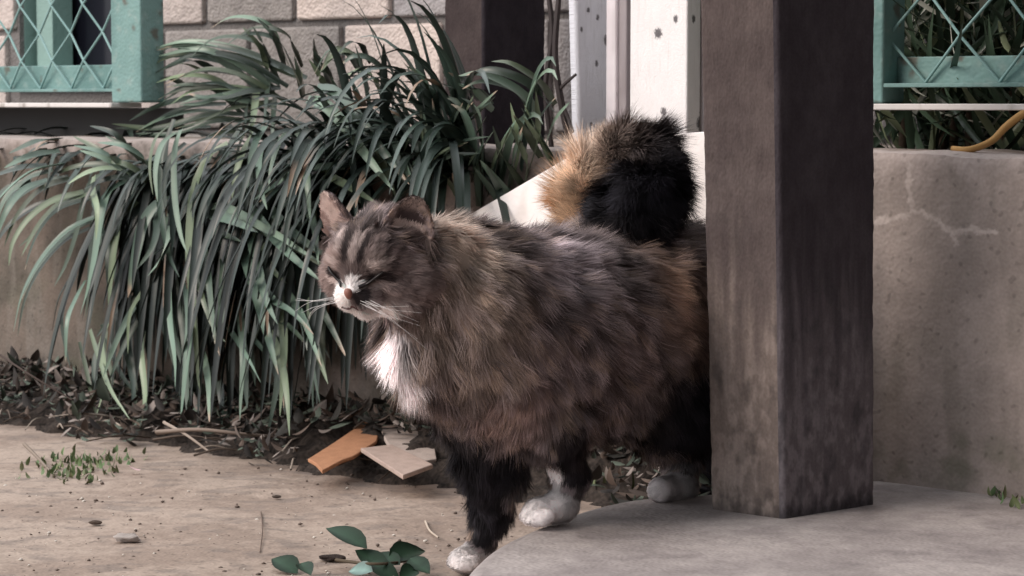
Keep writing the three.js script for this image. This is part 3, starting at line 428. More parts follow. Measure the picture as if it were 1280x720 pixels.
  // weeds
  const weed = (label, x, y, n, h, w, hh = 0) => { const c = G(x, y, hh), t = thing('weed_tuft', label, 'weed', c); const gs = []; for (let i = 0; i < n; i++) { const p = c.clone().add(V((R() + R() - 1) * w * 0.7, 0, (R() + R() - 1) * 0.16)); gs.push(paint(place(ovalLeaf(R, h * lerp(0.6, 1.2, R()), 0.0055, 0.3, 1.2), p, R() * 1.5, R() * 6.28, R() - 0.5), [0.10 + 0.05 * R(), 0.15 + 0.04 * R(), 0.08])); } const m = mesh('blades', mergeGeometries(gs), mat({ vertexColors: true, roughness: 0.6, side: THREE.DoubleSide }), t); m.userData.kind = 'stuff'; };
  weed('low bright green weed tuft at the edge of the litter at left', 105, 584, 150, 0.011, 0.13);
  weed('tiny green weed at the foot of the right wall', 1250, 618, 40, 0.014, 0.03, PAD);
  weed('green weed between the legs of the cat behind the pad', 765, 604, 130, 0.045, 0.11); weed('green weed between the hind paw of the cat and the pillar', 885, 604, 60, 0.045, 0.06);
  // leafy sprig
  const leafM = mat({ vertexColors: true, color: new THREE.Color().setRGB(0.011, 0.024, 0.014), roughness: 0.5, specularIntensity: 0.3, side: THREE.DoubleSide }), leafL = mat({ vertexColors: true, color: new THREE.Color().setRGB(0.09, 0.14, 0.125), roughness: 0.35, side: THREE.DoubleSide });
  const sp = thing('leafy_sprig', 'fallen sprig of glossy dark green leaves on the ground before the cat', 'sprig', G(470, 705, 0));
  mesh('stem', tubeGeo([G(420, 700, 0.006), G(470, 705, 0.014), G(520, 700, 0.008)], 0.002, 0.0012, 12), mat({ color: new THREE.Color().setRGB(0.08, 0.06, 0.04) }), sp);
  const rib = (g, c) => { const n = g.attributes.position.count, a = new Float32Array(n * 3); for (let i = 0; i < n; i++) { const k = (i % 3 === 1 ? 2.2 : 1) * (0.8 + 0.4 * R()); a.set(c.map((v) => v * k), i * 3); } g.setAttribute('color', new THREE.BufferAttribute(a, 3)); return g; };
  const leafAB = (x0, y0, x1, y1, d0, d1, w) => { const a = P(x0, y0, d0), b = P(x1, y1, d1), L = a.distanceTo(b), Y = b.clone().sub(a).normalize(), Z = V(0.1, 0.75, 0.65); Z.addScaledVector(Y, -Z.dot(Y)).normalize(); const X = Y.clone().cross(Z), g = rib(ovalLeaf(R, L, w, lerp(0.2, 0.6, R()), lerp(-0.3, 0.9, R())), [1, 1, 1]); g.applyMatrix4(new THREE.Matrix4().makeBasis(X, Y, Z).setPosition(a)); return g; };
  for (const [x0, y0, x1, y1, d0, d1, w, lt] of [[459, 686, 407, 648, 2.47, 2.50, 0.024], [484, 711, 444, 689, 2.46, 2.48, 0.024], [486, 702, 532, 675, 2.47, 2.49, 0.027], [494, 694, 516, 675, 2.49, 2.51, 0.02], [466, 714, 434, 709, 2.44, 2.45, 0.02, 1], [463, 703, 499, 720, 2.455, 2.43, 0.022], [512, 698, 537, 716, 2.46, 2.43, 0.022], [500, 706, 470, 690, 2.46, 2.48, 0.02], [520, 712, 500, 722, 2.44, 2.42, 0.02]]) mesh('leaf', leafAB(x0, y0, x1, y1, d0, d1, w), lt ? leafL : leafM, sp);
  tag(mesh('fallen_leaf', leafAB(372, 717, 339, 691, 2.46, 2.48, 0.026), leafM), 'dark green fallen leaf left of the leafy sprig', 'leaf'); tag(mesh('fallen_leaf', leafAB(376, 704, 389, 722, 2.46, 2.43, 0.018), leafM), 'narrow dark fallen leaf between the sprig and the leaf at left', 'leaf');
}

// ---------------------------------------------------------------- the cat
{
  const BL = [0.013, 0.012, 0.015], BR = [0.11, 0.085, 0.08];
  const U = V(-0.655, 0, 0.756), back = U.clone().multiplyScalar(-0.6).add(V(0, -0.65, 0)).normalize(), down = V(0, -1, 0);
  // head frame: x = the cat's left, y = up, z = out of the face
  const yaw = 0.53, pit = 0.38, roll = -0.05, HC = P(473, 325, 2.315);
  const hm = new THREE.Matrix4().makeRotationFromEuler(new THREE.Euler(pit, -yaw, 0, 'YXZ')).multiply(new THREE.Matrix4().makeRotationZ(roll)).setPosition(HC), hi = hm.clone().invert();
  const Hd = (x, y, z) => V(x, y, z).applyMatrix4(hm), hdir = (x, y, z) => V(x, y, z).transformDirection(hm);
  const bones = [];
  const B = (a, b, ra, rb, o = {}) => bones.push({ a, ab: b.clone().sub(a), l2: Math.max(1e-9, b.distanceToSquared(a)), ra, rb, k: 0.022, len: 0.03, lift: 0.3, flow: back, col: BR, ...o });
  // trunk
  B(P(590, 398, 2.41), P(690, 415, 2.50), 0.088, 0.094, { len: 0.036 });
  B(P(690, 413, 2.50), P(800, 392, 2.66), 0.094, 0.101, { len: 0.036 });
  B(P(845, 350, 2.68), P(850, 380, 2.70), 0.058, 0.06, { len: 0.04 });
  B(P(549, 425, 2.37), P(600, 420, 2.42), 0.052, 0.07, { flow: V(0.15, -1, 0.05), len: 0.042 });
  B(P(552, 466, 2.375), P(595, 462, 2.41), 0.03, 0.05, { flow: V(0.1, -1, 0), len: 0.032 });
  B(P(585, 360, 2.39), HC, 0.066, 0.042, { flow: back.clone().add(V(0, -0.4, 0)), len: 0.03 });
  B(P(645, 480, 2.44), P(780, 472, 2.60), 0.052, 0.058, { flow: V(0.3, -1, 0), len: 0.034 });
  // left fore leg on the pad
  const pawA = G(684, 655, PAD);
  B(P(630, 470, 2.40), P(692, 530, 2.43), 0.045, 0.030, { len: 0.026, flow: down });
  B(P(692, 530, 2.43), P(712, 595, 2.46), 0.026, 0.0165, { len: 0.016, flow: down, col: BL });
  B(P(712, 595, 2.46), P(704, 626, 2.455), 0.0165, 0.014, { len: 0.008, flow: down, k: 0.012, col: BL });
  B(P(702, 634, 2.452), P(672, 640, 2.438), 0.0155, 0.0145, { len: 0.005, flow: V(-1, -0.3, 0.5), k: 0.01, col: [0.95, 0.9, 0.9] });
  for (const [x, y, d] of [[657, 645, 2.44], [661, 648, 2.43], [669, 650, 2.422], [679, 650, 2.42]]) B(P(x + 6, y - 5, d), P(x + 1, y, d - 0.003), 0.0075, 0.0068, { len: 0.004, k: 0.004, flow: V(-1, -0.3, 0.5), col: [0.82, 0.76, 0.75] });
  // right fore leg stepping down to the ground
  B(P(590, 490, 2.43), P(617, 570, 2.46), 0.042, 0.033, { len: 0.03, flow: down, col: BL });
  B(P(617, 570, 2.46), P(614, 640, 2.475), 0.030, 0.019, { len: 0.024, flow: down, col: BL });
  B(P(614, 640, 2.475), P(598, 692, 2.47), 0.017, 0.013, { len: 0.01, flow: down, k: 0.012, col: BL });
  B(P(596, 696, 2.468), P(580, 700, 2.455), 0.0145, 0.0140, { len: 0.005, flow: V(-1, -0.3, 0.5), k: 0.01, col: [0.8, 0.74, 0.73] });
  for (const [x, y, d] of [[566, 703, 2.455], [570, 706, 2.446], [578, 708, 2.44], [587, 708, 2.44]]) B(P(x + 5, y - 5, d), P(x + 1, y - 1, d - 0.003), 0.0072, 0.0066, { len: 0.004, k: 0.004, flow: V(-1, -0.3, 0.5), col: [0.82, 0.76, 0.75] });
  // hind legs
  B(P(815, 440, 2.635), P(838, 500, 2.635), 0.074, 0.055, { len: 0.034, flow: V(0.3, -1, 0), col: [0.05, 0.036, 0.034] });
  B(P(838, 500, 2.635), P(852, 565, 2.655), 0.045, 0.023, { len: 0.022, flow: down, col: BL });
  B(P(852, 565, 2.655), P(850, 606, 2.63), 0.019, 0.0155, { len: 0.012, flow: down, k: 0.012, col: BL });
  B(P(852, 610, 2.63), P(826, 613, 2.595), 0.0155, 0.014, { len: 0.005, flow: V(-1, -0.3, 0.5), k: 0.01, col: [0.85, 0.8, 0.8] });
  B(P(880, 470, 2.76), P(900, 570, 2.80), 0.055, 0.024, { len: 0.02, flow: down, col: BL });
  B(P(900, 570, 2.80), V(0.25, 0.03, -2.80), 0.022, 0.015, { len: 0.01, flow: down, k: 0.012, col: BL });
  B(V(0.25, 0.016, -2.80), V(0.21, 0.016, -2.76), 0.016, 0.0145, { len: 0.005, flow: V(-1, -0.3, 0.5), k: 0.01, col: BL });
  // tail: up, over and curled round
  const tp = [[770, 322, 2.67], [738, 282, 2.67], [728, 240, 2.665], [746, 208, 2.655], [782, 192, 2.64], [808, 202, 2.635], [806, 242, 2.615], [778, 290, 2.59]].map((q) => P(...q));
  const tc = [[0.3, 0.17, 0.1], [0.75, 0.5, 0.32], [0.78, 0.6, 0.47], [0.3, 0.22, 0.185], [0.02, 0.017, 0.02], [0.012, 0.011, 0.015], [0.012, 0.011, 0.015]];
  for (let i = 0; i < 7; i++) B(tp[i], tp[i + 1], [0.030, 0.021, 0.015, 0.015, 0.018, 0.026, 0.031][i], [0.021, 0.015, 0.015, 0.018, 0.026, 0.031, 0.030][i], { len: [0.035, 0.04, 0.042, 0.038, 0.04, 0.04, 0.042][i], lift: 0.55, flow: tp[i + 1].clone().sub(tp[i]).normalize(), k: 0.014, col: tc[i], tail: 1 });
  // head
  const E = (x, y, z, r, o = {}) => B(Hd(x, y, z), Hd(x, y, z + 0.0001), r, r, { len: 0.010, k: 0.012, lift: 0.36, head: 1, ...o });
  B(Hd(0, 0.002, -0.012), Hd(0, -0.002, 0.008), 0.041, 0.036, { len: 0.011, k: 0.012, lift: 0.36, head: 1 });
  for (const s of [-1, 1]) { E(s * 0.029, -0.017, 0.004, 0.026, { len: 0.02 }); E(s * 0.0095, -0.0195, 0.044, 0.0128, { len: 0.005, k: 0.007 }); E(s * 0.018, 0.013, 0.028, 0.015, { len: 0.005 }); }
  B(Hd(0, 0.012, 0.03), Hd(0, -0.009, 0.053), 0.0125, 0.0075, { len: 0.005, k: 0.01, head: 1 });
  B(Hd(0, -0.033, 0.036), Hd(0, -0.030, 0.018), 0.0105, 0.016, { len: 0.011, k: 0.01, head: 1 });
  // ears as cupped plates
  const ears = [1, -1].map((s) => { const root = Hd(s > 0 ? 0.034 : -0.033, 0.028, s > 0 ? -0.008 : -0.004), y = hdir(s > 0 ? 0.36 : -0.62, 0.88, -0.10), z = s > 0 ? hdir(0.45, 0.05, 0.9) : hdir(-0.25, -0.05, 0.95), x = y.clone().cross(z).normalize(); z.crossVectors(x, y).normalize(); return { root, x, y, z, h: s > 0 ? 0.042 : 0.046, w: 0.0255, e: s > 0 ? 2.1 : 1.6 }; });
  const ears2 = (p, e) => { const q = p.clone().sub(e.root), x = q.dot(e.x), y = q.dot(e.y), z = q.dot(e.z), t = clamp(y / e.h), w = e.w * Math.pow(Math.max(0, 1 - Math.pow(t, e.e)), 0.66) + 0.001; const zz = z + 0.5 * (1 - t) * 0.0 - 14 * x * x + 0.002; return Math.max(Math.abs(zz) - 0.0032, (Math.abs(x) - w) * 0.8, y - e.h, -y - 0.007); };
  const tmp = V(0, 0, 0);
  const bd = (b, p) => { tmp.copy(p).sub(b.a); const h = clamp(tmp.dot(b.ab) / b.l2); return tmp.addScaledVector(b.ab, -h).length() - (b.ra + (b.rb - b.ra) * h); };
  const bx = bones.map((b) => [b.a.x, b.a.y, b.a.z, b.ab.x, b.ab.y, b.ab.z, 1 / b.l2, b.ra, b.rb - b.ra, b.k]);
  function sdf(x, y, z) {
    let d = 1;
    for (const b of bx) { const px = x - b[0], py = y - b[1], pz = z - b[2]; let h = (px * b[3] + py * b[4] + pz * b[5]) * b[6]; h = h < 0 ? 0 : h > 1 ? 1 : h; const qx = px - b[3] * h, qy = py - b[4] * h, qz = pz - b[5] * h, e = Math.sqrt(qx * qx + qy * qy + qz * qz) - b[7] - b[8] * h; const k = b[9], m = k - Math.abs(d - e); d = Math.min(d, e); if (m > 0) d -= m * m / (4 * k); }
    for (const e of ears) { const dx = x - e.root.x, dy = y - e.root.y, dz = z - e.root.z; if (dx * dx + dy * dy + dz * dz < 0.006) { const q = ears2(tmp.set(x, y, z).clone(), e), k = 0.006, m = k - Math.abs(d - q); d = Math.min(d, q); if (m > 0) d -= m * m / (4 * k); } }
    return d;
  }
  // surface nets
  const lo = V(9, 9, 9), hiB = V(-9, -9, -9); for (const b of bones) for (const q of [b.a, b.a.clone().add(b.ab)]) { const r = Math.max(b.ra, b.rb) + 0.012; lo.min(q.clone().subScalar(r)); hiB.max(q.clone().addScalar(r)); } hiB.y += 0.02; for (const e of ears) { const q = e.root.clone().addScaledVector(e.y, 0.06); lo.min(q.clone().subScalar(0.03)); hiB.max(q.clone().addScalar(0.03)); }
  const cs = 0.0026, nx = Math.ceil((hiB.x - lo.x) / cs), ny = Math.ceil((hiB.y - lo.y) / cs), nz = Math.ceil((hiB.z - lo.z) / cs), F = new Float32Array(nx * ny * nz);
  { // coarse skip: sample blocks of 8 cells first
    const S = 8; F.fill(1); for (let k = 0; k < nz; k += S) for (let j = 0; j < ny; j += S) for (let i = 0; i < nx; i += S) { const c = sdf(lo.x + (i + 3.5) * cs, lo.y + (j + 3.5) * cs, lo.z + (k + 3.5) * cs); if (Math.abs(c) > cs * 8.5) { const v = c > 0 ? 1 : -1; for (let c2 = k; c2 < Math.min(nz, k + S); c2++) for (let b2 = j; b2 < Math.min(ny, j + S); b2++) for (let a2 = i; a2 < Math.min(nx, i + S); a2++) F[(c2 * ny + b2) * nx + a2] = v; continue; } for (let c2 = k; c2 < Math.min(nz, k + S); c2++) for (let b2 = j; b2 < Math.min(ny, j + S); b2++) for (let a2 = i; a2 < Math.min(nx, i + S); a2++) F[(c2 * ny + b2) * nx + a2] = sdf(lo.x + a2 * cs, lo.y + b2 * cs, lo.z + c2 * cs); }
  }
  const vid = new Int32Array(nx * ny * nz).fill(-1), vp = [], tri = [];
  const at = (i, j, k) => F[(k * ny + j) * nx + i];
  for (let k = 0; k < nz - 1; k++) for (let j = 0; j < ny - 1; j++) for (let i = 0; i < nx - 1; i++) {
    let s = 0, x = 0, y = 0, z = 0, n = 0; const c = []; for (let q = 0; q < 8; q++) { const v = at(i + (q & 1), j + ((q >> 1) & 1), k + (q >> 2)); c.push(v); if (v < 0) s++; } if (s === 0 || s === 8) continue;
    for (let q = 0; q < 8; q++) for (const bit of [1, 2, 4]) if (!(q & bit)) { const a = c[q], b = c[q | bit]; if ((a < 0) !== (b < 0)) { const t = a / (a - b); x += (q & 1) + (bit === 1 ? t : 0); y += ((q >> 1) & 1) + (bit === 2 ? t : 0); z += (q >> 2) + (bit === 4 ? t : 0); n++; } }
    vid[(k * ny + j) * nx + i] = vp.length / 3; vp.push(lo.x + (i + x / n) * cs, lo.y + (j + y / n) * cs, lo.z + (k + z / n) * cs);
  }
  const id = (i, j, k) => vid[(k * ny + j) * nx + i], quad = (a, b, c, d, f) => { if (f) tri.push(a, b, c, a, c, d); else tri.push(a, c, b, a, d, c); };
  for (let k = 1; k < nz - 1; k++) for (let j = 1; j < ny - 1; j++) for (let i = 1; i < nx - 1; i++) {
    const a = at(i, j, k) < 0;
    if (a !== (at(i + 1, j, k) < 0)) quad(id(i, j - 1, k - 1), id(i, j, k - 1), id(i, j, k), id(i, j - 1, k), a);
    if (a !== (at(i, j + 1, k) < 0)) quad(id(i - 1, j, k - 1), id(i - 1, j, k), id(i, j, k), id(i, j, k - 1), a);
    if (a !== (at(i, j, k + 1) < 0)) quad(id(i - 1, j - 1, k), id(i, j - 1, k), id(i, j, k), id(i - 1, j, k), a);
  }
  const nrm = (x, y, z, o) => { const e = 0.0015; o.set(sdf(x + e, y, z) - sdf(x - e, y, z), sdf(x, y + e, z) - sdf(x, y - e, z), sdf(x, y, z + e) - sdf(x, y, z - e)); return o.normalize(); };
  // coat colour: a field in space
  const blob = (p, r, c, w = 1, soft = 0.6) => ({ p, r, c, w, soft });
  const blobs = [
    blob(P(570, 300, 2.34), 0.05, [0.5, 0.40, 0.34], 0.9), blob(P(575, 345, 2.33), 0.035, [0.34, 0.27, 0.22], 0.7), blob(P(695, 302, 2.43), 0.03, [0.3, 0.25, 0.26], 0.8), blob(P(682, 360, 2.41), 0.028, [0.3, 0.25, 0.26], 0.8), blob(P(668, 420, 2.39), 0.026, [0.3, 0.24, 0.24], 0.8), blob(P(655, 480, 2.37), 0.026, [0.34, 0.23, 0.215], 0.8), blob(P(545, 350, 2.315), 0.045, [0.2, 0.15, 0.12], 0.7), blob(P(600, 285, 2.37), 0.035, [0.15, 0.10, 0.085], 0.8),
    blob(P(620, 300, 2.38), 0.05, [0.075, 0.055, 0.05], 0.6), blob(P(690, 325, 2.42), 0.06, [0.3, 0.245, 0.26], 0.75), blob(P(590, 430, 2.32), 0.07, [0.25, 0.19, 0.155], 0.75), blob(P(660, 430, 2.38), 0.05, [0.1, 0.072, 0.072], 0.7),
    blob(P(640, 530, 2.36), 0.045, [0.27, 0.175, 0.15], 0.6), blob(P(740, 430, 2.45), 0.06, [0.085, 0.052, 0.048], 0.7), blob(P(800, 370, 2.55), 0.06, [0.38, 0.24, 0.17], 0.85), blob(P(860, 390, 2.58), 0.05, [0.26, 0.16, 0.12], 0.75),
    blob(P(850, 300, 2.6), 0.035, [0.09, 0.062, 0.055], 0.7), blob(P(785, 300, 2.60), 0.04, [0.022, 0.018, 0.02], 0.9), blob(P(715, 290, 2.55), 0.02, [0.1, 0.07, 0.06], 0.6),
    blob(P(612, 590, 2.43), 0.034, [0.014, 0.012, 0.015], 1), blob(P(610, 640, 2.45), 0.034, [0.014, 0.012, 0.015], 1), blob(P(603, 672, 2.455), 0.016, [0.014, 0.012, 0.015], 1), blob(P(714, 550, 2.42), 0.03, [0.014, 0.012, 0.015], 1), blob(P(716, 585, 2.445), 0.018, [0.014, 0.012, 0.015], 1), blob(P(720, 500, 2.42), 0.022, [0.04, 0.03, 0.03], 0.7), blob(P(860, 510, 2.57), 0.065, [0.018, 0.016, 0.02], 0.95), blob(P(740, 520, 2.46), 0.055, [0.045, 0.032, 0.03], 0.8), blob(P(790, 540, 2.55), 0.05, [0.03, 0.026, 0.026], 0.8),
    blob(P(462, 418, 2.315), 0.024, [0.92, 0.84, 0.84], 1, 0.35), blob(P(473, 440, 2.33), 0.028, [0.95, 0.87, 0.88], 1, 0.35), blob(P(487, 482, 2.335), 0.029, [0.95, 0.87, 0.88], 1, 0.35), blob(P(498, 512, 2.355), 0.018, [0.75, 0.66, 0.66], 0.85, 0.4), blob(P(456, 412, 2.30), 0.024, [0.9, 0.82, 0.82], 1, 0.35), blob(P(545, 470, 2.33), 0.03, [0.085, 0.062, 0.06], 0.8), blob(P(560, 520, 2.35), 0.035, [0.06, 0.045, 0.045], 0.8),
    blob(P(688, 578, 2.43), 0.010, [0.95, 0.9, 0.9], 1, 0.3), blob(P(689, 590, 2.432), 0.012, [0.95, 0.9, 0.9], 1, 0.3), blob(P(688, 607, 2.434), 0.012, [0.95, 0.9, 0.9], 1, 0.3), blob(P(680, 635, 2.43), 0.022, [0.95, 0.9, 0.9], 1, 0.25), blob(P(757, 235, 2.63), 0.014, [0.6, 0.5, 0.44], 0.8),
  ];
  const hb = (x, y, z, r, c, w = 1, soft = 0.5) => blob(Hd(x, y, z), r, c, w, soft);
  const hblobs = [
    hb(0.035, -0.018, 0.02, 0.03, [0.15, 0.115, 0.11], 0.7), hb(0.012, -0.022, 0.052, 0.013, [0.25, 0.19, 0.185], 0.8), hb(-0.014, -0.022, 0.05, 0.014, [0.92, 0.84, 0.82], 0.95), hb(-0.003, -0.042, 0.034, 0.024, [0.95, 0.88, 0.87], 1, 0.3), 
    hb(0.004, -0.001, 0.056, 0.0062, [0.95, 0.9, 0.9], 1, 0.3), hb(0.010, -0.013, 0.057, 0.0075, [0.018, 0.014, 0.015], 1, 0.35), hb(0.014, -0.024, 0.05, 0.009, [0.4, 0.34, 0.33], 0.8), hb(-0.011, -0.012, 0.055, 0.009, [0.95, 0.88, 0.86], 1, 0.35), hb(0.021, 0.016, 0.044, 0.010, [0.24, 0.19, 0.175], 0.6), hb(-0.021, 0.016, 0.044, 0.012, [0.3, 0.22, 0.2], 0.7), hb(-0.03, -0.005, 0.03, 0.018, [0.24, 0.18, 0.165], 0.6),
    hb(0.0, 0.035, 0.01, 0.025, [0.05, 0.037, 0.036], 0.7),
  ];
  const applyB = (c, L, x, y, z) => { for (const b of L) { const d = Math.hypot(x - b.p.x, y - b.p.y, z - b.p.z) / b.r; if (d < 1.4) { const w = b.w * sstep(1.35, 1.35 - b.soft * 1.6, d); if (w > 0) c = mixc(c, b.c, w); } } return c; };
  const DK = [0.014, 0.010, 0.011], LT = [0.44, 0.36, 0.34], MD = [0.24, 0.185, 0.175];
  const hsegs = [[0, .018, .048, .001, .036, .03, .005, LT, .6], [.007, .016, .047, .011, .042, .018, .004, DK, .9], [-.007, .016, .047, -.011, .042, .018, .004, DK, .9], [.016, .022, .038, .022, .044, .01, .0045, MD, .6], [-.016, .022, .038, -.022, .044, .01, .005, LT, .6], [.022, .026, .03, .03, .04, .004, .004, DK, .8],
    [.017, .014, .046, .029, .016, .034, .004, LT, .75], [-.017, .014, .046, -.029, .016, .034, .004, LT, .75], [.016, -.006, .046, .030, -.002, .034, .004, LT, .6], [-.016, -.006, .046, -.030, -.002, .034, .004, LT, .7],
    [.026, .003, .038, .046, -.002, .0, .005, DK, .9], [.024, -.013, .036, .048, -.016, .0, .005, MD, .7], [.026, -.021, .03, .045, -.030, .0, .005, DK, .85], [.036, .012, .026, .047, .012, .0, .005, MD, .7], [-.026, .003, .038, -.046, -.002, .0, .005, DK, .8],
    [.014, -.022, .046, .036, -.026, .024, .006, [0.42, 0.36, 0.35], .6], [.013, .002, .046, .026, .005, .039, .0042, DK, .98], [-.013, .002, .046, -.026, .005, .039, .0042, DK, .98]].map((q) => [q[0], q[1], q[2], q[3] - q[0], q[4] - q[1], q[5] - q[2], (q[3] - q[0]) ** 2 + (q[4] - q[1]) ** 2 + (q[5] - q[2]) ** 2, q[6], q[7], q[8]]);
  const hv = V(0, 0, 0), pv = V(0, 0, 0);
  function coat(x, y, z) {     // {flow, len, lift, col}
    pv.set(x, y, z); let dm = 1; const ds = bones.map((b) => { const d = bd(b, pv); if (d < dm) dm = d; return d; });
    const flow = V(0, 0, 0); let len = 0, lift = 0, ws = 0, c = [0, 0, 0], head = 0, tail = 0;
    bones.forEach((b, i) => { const w = Math.exp(-(ds[i] - dm) / 0.009); if (w < 0.01) return; let f = b.flow; if (b.head) { f = tmp.copy(pv).sub(nose).normalize(); } flow.addScaledVector(f, w); len += b.len * w; lift += b.lift * w; c[0] += b.col[0] * w; c[1] += b.col[1] * w; c[2] += b.col[2] * w; head += (b.head ? 1 : 0) * w; tail += (b.tail ? 1 : 0) * w; ws += w; });
    c = c.map((v) => v / ws); head /= ws; tail /= ws; len /= ws; lift /= ws;
    if (tail < 0.6) c = applyB(c, blobs, x, y, z); else if (tail >= 0.6) c = applyB(c, blobs.slice(-1), x, y, z);
    if (tail < 0.6) { const lum = c[0], g = 1 + 0.38 * sstep(0.03, 0.07, lum) * sstep(0.75, 0.45, lum); c = c.map((v) => v * g); }
    if (head > 0.3) {
      hv.set(x, y, z).applyMatrix4(hi); let e = [0.095, 0.07, 0.067];
      const st = 0.35 * Math.sin(hv.x * 400 + 1.2 + 2 * n2(hv.y * 60, 3)) * sstep(0.004, 0.02, hv.y) * 0.62 + Math.sin((hv.y * 1.0 + hv.z * 0.9 - Math.abs(hv.x) * 0.6) * 480) * sstep(0.012, 0.024, Math.abs(hv.x)) * 0.6;
      e = e.map((v) => v * (1 + st)); e = applyB(e, hblobs, x, y, z); for (const q of hsegs) { const ax = hv.x - q[0], ay = hv.y - q[1], az = hv.z - q[2], h = clamp((ax * q[3] + ay * q[4] + az * q[5]) / q[6]), d = Math.hypot(ax - q[3] * h, ay - q[4] * h, az - q[5] * h) / q[7]; if (d < 1.3) e = mixc(e, q[8], q[9] * sstep(1.25, 0.55, d)); } const w = sstep(0.3, 0.8, head); e = e.map((v) => v * (v < 0.45 ? 1.35 : 1)); c = mixc(c, e, w * sstep(-0.03, -0.005, hv.z + 0.3 * hv.y));
      for (const ea of ears) { const q = pv.set(x, y, z).clone().sub(ea.root), ey = q.dot(ea.y); if (ey > 0.006 && q.length() < 0.06) { const ez = q.dot(ea.z) - 14 * q.dot(ea.x) ** 2 + 0.002; len = ez > 0.0005 && ey < 0.010 ? 0.010 : 0.003; lift = 0.25; flow.copy(ea.y); const exx = Math.abs(q.dot(ea.x)) / 0.02; c = ez > 0.0005 ? (ea === ears[1] ? mixc([0.55, 0.42, 0.38], [0.3, 0.2, 0.18], sstep(0.3, 0.9, exx + 0.4 * n3(x * 120, y * 120, z * 120))) : mixc(mixc([0.5, 0.4, 0.37], [0.06, 0.042, 0.042], sstep(0.008, 0.016, ey)), [0.34, 0.25, 0.22], sstep(0.62, 0.98, Math.max(exx, ey / 0.037)))) : [0.1, 0.07, 0.066]; } }  // far ear inside coloured paler to imitate light falling into it
    }
    return { flow: flow.normalize(), len, lift, c, head, tail };
  }
  const nose = Hd(0, -0.0085, 0.062);
  const cen = V(0.03, 0, -2.5), t = thing('cat', 'fluffy brown, black and white long haired cat stepping down off the concrete pad', 'cat', cen);
  const bg = new THREE.BufferGeometry(), N = vp.length / 3, bn = new Float32Array(vp.length), bc = new Float32Array(vp.length), o3 = V(0, 0, 0);
  for (let i = 0; i < N; i++) { const x = vp[i * 3], y = vp[i * 3 + 1], z = vp[i * 3 + 2]; nrm(x, y, z, o3); bn.set([o3.x, o3.y, o3.z], i * 3); const k = coat(x, y, z); bc.set(k.c.map((v) => v * (k.len < 0.013 ? 1 : 0.8)), i * 3); }
  bg.setAttribute('position', new THREE.Float32BufferAttribute(vp, 3)); bg.setAttribute('normal', new THREE.BufferAttribute(bn, 3)); bg.setAttribute('color', new THREE.BufferAttribute(bc, 3)); bg.setIndex(tri);
  mesh('body', bg, mat({ vertexColors: true, roughness: 0.9, specularIntensity: 0.2 }), t);
  // fur
  const R = rng(77), area = new Float64Array(tri.length / 3); let tot = 0; const va = V(0, 0, 0), vb = V(0, 0, 0), vc = V(0, 0, 0);
  const get = (v, i) => v.set(vp[i * 3], vp[i * 3 + 1], vp[i * 3 + 2]);
  for (let i = 0; i < area.length; i++) { get(va, tri[i * 3]); get(vb, tri[i * 3 + 1]); get(vc, tri[i * 3 + 2]); vb.sub(va); vc.sub(va); tot += vb.cross(vc).length() / 2; area[i] = tot; }
  function sample() { const x = R() * tot; let a = 0, b = area.length - 1; while (a < b) { const m = (a + b) >> 1; if (area[m] < x) a = m + 1; else b = m; } let u = R(), v = R(); if (u + v > 1) { u = 1 - u; v = 1 - v; } const i0 = tri[a * 3], i1 = tri[a * 3 + 1], i2 = tri[a * 3 + 2], w = 1 - u - v, r = [0, 0, 0, 0, 0, 0]; for (let c = 0; c < 3; c++) { r[c] = vp[i0 * 3 + c] * w + vp[i1 * 3 + c] * u + vp[i2 * 3 + c] * v; r[3 + c] = bn[i0 * 3 + c] * w + bn[i1 * 3 + c] * u + bn[i2 * 3 + c] * v; } return r; }
  const dirOf = (k, n, s) => { const f = k.flow.clone(); if (s && k.len > 0.02) f.add(V(n3(s[0] * 22, s[1] * 22, s[2] * 22), 0.5 * n3(s[0] * 22 + 9, s[1] * 22, s[2] * 22), n3(s[0] * 22, s[1] * 22 + 9, s[2] * 22)).multiplyScalar(0.75)); f.addScaledVector(n, -k.flow.dot(n)); if (f.lengthSq() < 0.02) f.add(V(0.1, -0.2, 0.1)); f.normalize(); return f.multiplyScalar(1 - k.lift).addScaledVector(n, k.lift).normalize(); };
  // clumps
  const hs = 0.011, hash = new Map(), clumps = [], key = (x, y, z) => (Math.floor(x / hs) + 500) * 1000000 + (Math.floor(y / hs) + 500) * 1000 + Math.floor(z / hs) + 500;
  for (let i = 0; i < 7500; i++) { const s = sample(), n = V(s[3], s[4], s[5]).normalize(), k = coat(s[0], s[1], s[2]), d = dirOf(k, n, s); d.add(V(R() - 0.5, R() - 0.5, R() - 0.5).multiplyScalar(0.6)).normalize(); const L = k.len * lerp(0.8, 1.25, R()); const c = { x: s[0], y: s[1], z: s[2], tip: V(s[0], s[1], s[2]).addScaledVector(d, L), tone: lerp(0.5, 1.5, R()), pal: R(), len: L, n }; clumps.push(c); const q = key(c.x, c.y, c.z); if (!hash.has(q)) hash.set(q, []); hash.get(q).push(c); }
  const nearest = (x, y, z, n) => { let b = null, bd2 = 1; for (let i = -1; i <= 1; i++) for (let j = -1; j <= 1; j++) for (let k = -1; k <= 1; k++) { const l = hash.get(key(x + i * hs, y + j * hs, z + k * hs)); if (l) for (const c of l) { const d = (c.x - x) ** 2 + (c.y - y) ** 2 + (c.z - z) ** 2; if (d < bd2 && c.n.dot(n) > 0.3) { bd2 = d; b = c; } } } return b; };
  const NS = 320000, SEG = 3, fp = [], fn = [], fc = [], fi = [], eyePts = [Hd(0.0195, 0.004, 0.044), Hd(-0.0195, 0.004, 0.044)];
